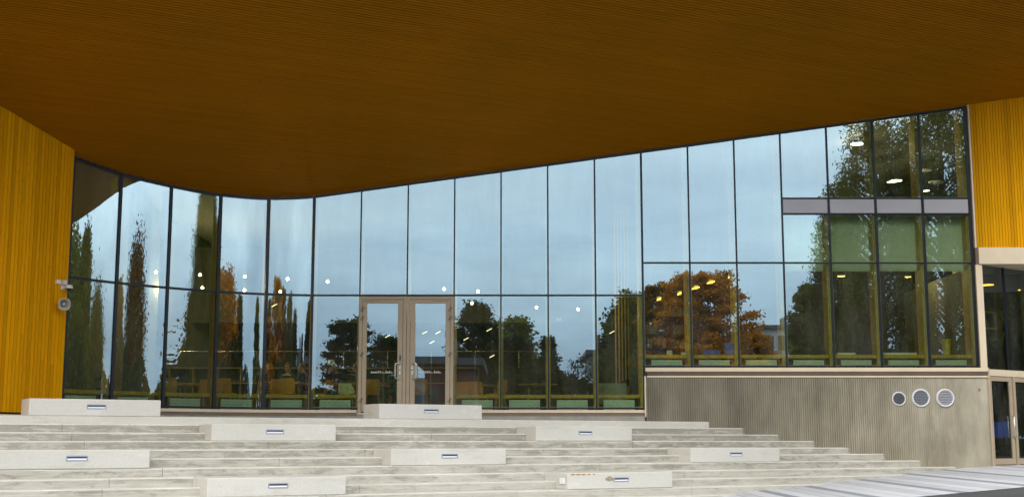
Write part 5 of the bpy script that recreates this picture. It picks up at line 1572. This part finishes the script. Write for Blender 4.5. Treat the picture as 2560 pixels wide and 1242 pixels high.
rtree(1660, 712, 78, 130, 'spread', 'leaf_russet', 8, 'brown autumn tree mirrored in the first raised bay', n=20000, size=.17)
rtree(1755, 684, 76, 230, 'spread', 'leaf_autumn', 9, 'large orange autumn tree mirrored in the middle of the raised bays', n=36000, size=.17)
rtree(1850, 830, 80, 170, 'spread', 'leaf_autumn', 19, 'low orange tree mirrored beside the pale apartment block', n=18000, size=.17)
rtree(2095, 450, 48, 150, 'birch', 'leaf_green', 10, 'left green birch mirrored in the right-hand bays', n=32000, bark='bark', size=.12)
rtree(2180, 285, 47, 260, 'birch', 'leaf_green', 11, 'tall weeping birch mirrored in the upstairs bays', n=60000, bark='bark', size=.12)
rtree(2330, 225, 47, 270, 'birch', 'leaf_green', 12, 'tallest weeping birch mirrored beside the right timber wall', n=62000, bark='bark', size=.12)
rtree(2470, 300, 48, 220, 'birch', 'leaf_green', 13, 'birch mirrored behind the right timber wall edge', n=24000, bark='bark', size=.18)
rtree(2040, 720, 66, 120, 'round', 'leaf_green', 18, 'broad green tree mirrored at the foot of the birches', n=26000, size=.2)
# hedge and scrub that close the view under the crowns
def hedge(px0, px1, ptop, Yv, seed, label, leaf='leaf_dark'):
    X0, Y, Z = mir(px0, ptop, Yv); X1, _, _ = mir(px1, ptop, Yv); g = gz(X0, Y); h = Z - g
    rg = np.random.RandomState(seed); n = int(7000 * min(3, abs(X1 - X0) * h / 60))
    root = empty('hedge', ((X0 + X1) / 2, Y, g), label, 'hedge')
    xs_ = rg.rand(n) * (X1 - X0) - (X1 - X0) / 2; top = h * (.8 + .2 * np.sin(xs_ * .9 + seed) * np.sin(xs_ * .37 + 1))
    c = np.stack([xs_, rg.normal(0, .9, n), rg.rand(n) ** .8 * top], 1)
    a1 = rg.normal(0, 1, (n, 3)); a1 /= np.linalg.norm(a1, axis=1)[:, None]; a2 = np.cross(a1, rg.normal(0, 1, (n, 3))); a2 /= np.linalg.norm(a2, axis=1)[:, None]
    s_ = .34 * (.5 + rg.rand(n))[:, None]
    co = np.stack([c - a1 * s_ * .5, c + a2 * s_ * .35, c + a1 * s_ * .5, c - a2 * s_ * .35], 1).reshape(-1, 3).astype(np.float32)
    me = bpy.data.meshes.new('foliage'); me.vertices.add(4 * n); me.vertices.foreach_set('co', co.ravel()); me.loops.add(4 * n); me.loops.foreach_set('vertex_index', np.arange(4 * n, dtype=np.int32))
    me.polygons.add(n); me.polygons.foreach_set('loop_start', np.arange(0, 4 * n, 4, dtype=np.int32)); me.polygons.foreach_set('loop_total', np.full(n, 4, dtype=np.int32)); me.update(); me.validate(); me.materials.append(MAT[leaf])
    o = bpy.data.objects.new('foliage', me); COL.objects.link(o); o.parent = root
hedge(780, 1010, 915, 78, 1, 'dark hedge mirrored below the trees left of the doors')
hedge(1130, 1410, 905, 80, 2, 'dark hedge mirrored in the bays right of the doors')
hedge(1540, 1880, 868, 72, 3, 'dark hedge mirrored under the autumn trees')
hedge(1990, 2620, 820, 50, 4, 'dark hedge mirrored under the birches')

def building(px0, px1, ptop, Yv, storeys, wall, label, roof='roof_dark', nw=6, depth=12, band=None, name='building'):
    X0, Y, Z = mir(px0, ptop, Yv); X1, _, _ = mir(px1, ptop, Yv); g = gz(X0, Y)
    root = empty(name, ((X0 + X1) / 2, Y, g), label, 'building')
    inv = Matrix.Translation(-root.location); hw = (X1 - X0) / 2; H = Z - g
    b = MB(); b.box(-hw, hw, -depth, 0, 0, H - .4); b.build('wall', MAT[wall], root)
    b = MB(); b.box(-hw - .5, hw + .5, -depth - .5, .6, H - .4, H); b.box(-hw * .3, hw * .1, -depth * .6, -depth * .3, H, H + 1.4); b.build('roof', MAT[roof], root)
    sh = (H - .6) / storeys
    wb = MB(); wb.box(-.5, .5, -.05, .04, -.5, .5); 
    for s_ in range(storeys):
        for k in range(nw):
            xx = -hw + (k + .5) * 2 * hw / nw; z_ = s_ * sh + sh * .55; ww = 2 * hw / nw * .32; wh = sh * .26
            b = MB(); b.box(xx - ww, xx + ww, -.02, .03, z_ - wh, z_ + wh); wo_ = b.build('window', MAT['window_dark'], root)
            b = MB(); b.box(xx - ww - .06, xx + ww + .06, .0, .12, z_ - wh - .08, z_ - wh - .002); b.build('sill', MAT['plaster_white'], wo_)
        if band:
            b = MB(); b.box(-hw - .1, hw + .1, -.02, 1.0, s_ * sh + .02, s_ * sh + .14); b.box(-hw - .1, hw + .1, .94, 1.0, s_ * sh + .14, s_ * sh + .95); b.build('balcony', MAT[band], root)
building(1462, 1560, 872, 120, 3, 'panel_slate', 'slate grey block with overhanging roof mirrored beyond the last low bays', nw=4, band='plaster_white')
building(1885, 2085, 815, 150, 4, 'plaster_white', 'pale apartment block with balconies mirrored between the autumn tree and the birches', nw=7, band='plaster_warm')
building(1062, 1185, 892, 70, 1, 'brick_red', 'low dark red brick building mirrored in the right glass door', nw=3)
building(1000, 1420, 945, 200, 2, 'panel_slate', 'long low slate building on the mirrored skyline', nw=14)

# things mirrored by the curved glass: out to the right of the stairs
def cmir(px, dist, py=700):
    """real place mirrored at pixel column px by the curved glass, dist metres beyond it"""
    r = ray(px, py); rd = Vector((r.x, r.y)).normalized(); best = None
    for seg in SEG:
        for a_, b_ in zip(seg, seg[1:]):
            e_ = b_ - a_; den = rd.x * e_.y - rd.y * e_.x
            if abs(den) < 1e-9: continue
            k = (a_.x * e_.y - a_.y * e_.x) / den; q = (a_.x * rd.y - a_.y * rd.x) / den
            if -.001 <= q <= 1.001 and k > 0:
                # smooth the tangent across neighbouring facets
                ii = seg.index(a_); t0 = (seg[min(ii + 1, len(seg) - 1)] - seg[max(ii - 1, 0)]).normalized(); t1 = (seg[min(ii + 2, len(seg) - 1)] - seg[ii]).normalized()
                t_ = (t0 * (1 - q) + t1 * q).normalized(); n_ = Vector((t_.y, -t_.x)); dr = rd - n_ * 2 * rd.dot(n_)
                best = (rd * k, dr, k)
    if best is None: return None
    hit, dr, k = best
    return hit + dr * dist, k
def ctree(px, ptop, wpx, dist, kind, leaf, seed, label, **kw):
    c_ = cmir(px, dist); l_ = cmir(px - 6, dist); r_ = cmir(px + 6, dist)
    if not c_: return
    wid = ((r_[0] - l_[0]).length / 12) * wpx if l_ and r_ else 5
    P_, k = c_; r = ray(px, ptop); z = r.z / sqrt(r.x ** 2 + r.y ** 2) * (k + dist); g = gz(P_.x, P_.y)
    if P_.y > 30 and P_.x < 19: P_.x = 19.5
    tree('tree', label, P_.x, P_.y, z - g, max(1.2, wid * .68), kind, leaf, seed, **kw)
row = [
 (213, 592, 44, 60, 'column', 'leaf_olive', 40, 'tall olive poplar mirrored in the first curved bay'),
 (246, 760, 50, 66, 'column', 'leaf_olive', 41, 'shorter olive poplar mirrored at the second mullion'),
 (300, 725, 46, 60, 'column', 'leaf_russet', 39, 'brownish poplar mirrored left in the second curved bay'),
 (340, 635, 62, 62, 'column', 'leaf_russet', 38, 'rust brown poplar mirrored in the second curved bay'),
 (484, 735, 44, 58, 'cone', 'leaf_dark', 44, 'dark pointed tree mirrored in the third curved bay'),
 (520, 700, 56, 64, 'round', 'leaf_russet', 36, 'russet tree mirrored left of the fourth mullion'),
 (568, 692, 66, 62, 'round', 'leaf_autumn', 35, 'orange brown tree mirrored right of the fourth mullion'),
 (602, 745, 30, 66, 'cone', 'leaf_dark', 34, 'slim dark conifer mirrored in the fourth curved bay'),
 (673, 755, 30, 66, 'cone', 'leaf_dark', 33, 'slim dark conifer mirrored at the fifth mullion'),
 (718, 845, 26, 70, 'cone', 'leaf_dark', 32, 'low dark tree mirrored in the fifth curved bay'),
 (740, 780, 20, 70, 'cone', 'leaf_dark', 31, 'narrowest dark conifer mirrored in the fifth curved bay'),
 (772, 790, 26, 72, 'cone', 'leaf_green', 30, 'slim green tree mirrored left of the last curved mullion'),
]
for r_ in row: ctree(*r_, n=24000, size=.30)
# beyond the right end of the front, mirrored in the side entrance
tree('tree', 'birch mirrored in the dark glass of the side entrance', 47, 35.5, 14, 4.5, 'birch', 'leaf_green', 61, n=22000, size=.4)
tree('tree', 'smaller tree mirrored behind the side entrance birch', 58, 41, 11, 5.5, 'round', 'leaf_dark', 62, n=12000, size=.4)
def info_board():
    r_ = empty('notice_board', (31, 34.0, gz(31, 34)), 'blue notice board on two dark posts mirrored in the side entrance door', 'sign', rz=radians(85))
    b = MB(); b.box(-.7, .7, -.03, .03, .75, 1.35); b.build('panel', MAT['blue_box'], r_)
    for sx in (-.6, .6): b = MB(); b.box(sx - .05, sx + .05, -.05, .05, 0, 1.4); b.build('post', MAT['black_plastic'], r_)
info_board()
def side_hedge(a0, a1, dist, h, seed, label):
    rg = np.random.RandomState(seed); n = 12000
    an = np.radians(a0 + rg.rand(n) * (a1 - a0)); dd = dist + rg.normal(0, 1.2, n)
    X = -7.5 + np.sin(an) * dd; Y = 31 - np.cos(an) * dd; top = h * (.75 + .25 * np.sin(an * 40) * np.sin(an * 17)); g = -1.2
    c = np.stack([X, Y, g + rg.rand(n) * top], 1); root = empty('hedge', (float(X.mean()), float(Y.mean()), g), label, 'hedge'); c -= np.array([float(X.mean()), float(Y.mean()), g])
    a1_ = rg.normal(0, 1, (n, 3)); a1_ /= np.linalg.norm(a1_, axis=1)[:, None]; a2 = np.cross(a1_, rg.normal(0, 1, (n, 3))); a2 /= np.linalg.norm(a2, axis=1)[:, None]; s_ = .55 * (.5 + rg.rand(n))[:, None]
    co = np.stack([c - a1_ * s_ * .5, c + a2 * s_ * .35, c + a1_ * s_ * .5, c - a2 * s_ * .35], 1).reshape(-1, 3).astype(np.float32)
    me = bpy.data.meshes.new('foliage'); me.vertices.add(4 * n); me.vertices.foreach_set('co', co.ravel()); me.loops.add(4 * n); me.loops.foreach_set('vertex_index', np.arange(4 * n, dtype=np.int32))
    me.polygons.add(n); me.polygons.foreach_set('loop_start', np.arange(0, 4 * n, 4, dtype=np.int32)); me.polygons.foreach_set('loop_total', np.full(n, 4, dtype=np.int32)); me.update(); me.validate(); me.materials.append(MAT['leaf_dark'])
    o = bpy.data.objects.new('foliage', me); COL.objects.link(o); o.parent = root
side_hedge(8, 45, 58, 8.2, 51, 'dark hedge mirrored low in the fourth and fifth curved bays')
side_hedge(45, 100, 44, 7.4, 52, 'dark hedge mirrored low in the first three curved bays')

# fallen leaves at the foot of the stairs
def fallen():
    r2 = random.Random(4)
    for k in range(16):
        px = 1860 + 520 * (k + r2.random()) / 16; t_ = (px - 1860) / 520; py = 1240 - 70 * t_ + r2.uniform(-14, 6)
        r = ray(px, py); lo, hi = 5.0, 60.0
        for _ in range(40):
            m_ = (lo + hi) / 2; p = r * (m_ / r.y)
            if p.z > gz(p.x, p.y): lo = m_
            else: hi = m_
        z = gz(p.x, p.y)
        b = MB(); a = r2.uniform(0, 6.28); s_ = .035; ring = [(cos(a + q) * s_ * w_, sin(a + q) * s_ * w_, r2.uniform(0, .012)) for q, w_ in ((0, 1.2), (.7, .6), (1.5, 1), (2.4, .55), (3.1, .9), (3.9, .55), (4.7, 1), (5.5, .6))]
        b.poly(ring); o = b.build('fallen_leaf', MAT['dry_leaf']); o.location = (p.x, p.y, z + .012)
        tag(o, '%s small dry fallen leaf from the left where the stairs meet the paving' % (ORD[k] if k else 'first'), 'leaf', 'fallen leaves at the foot of the stairs')
fallen()
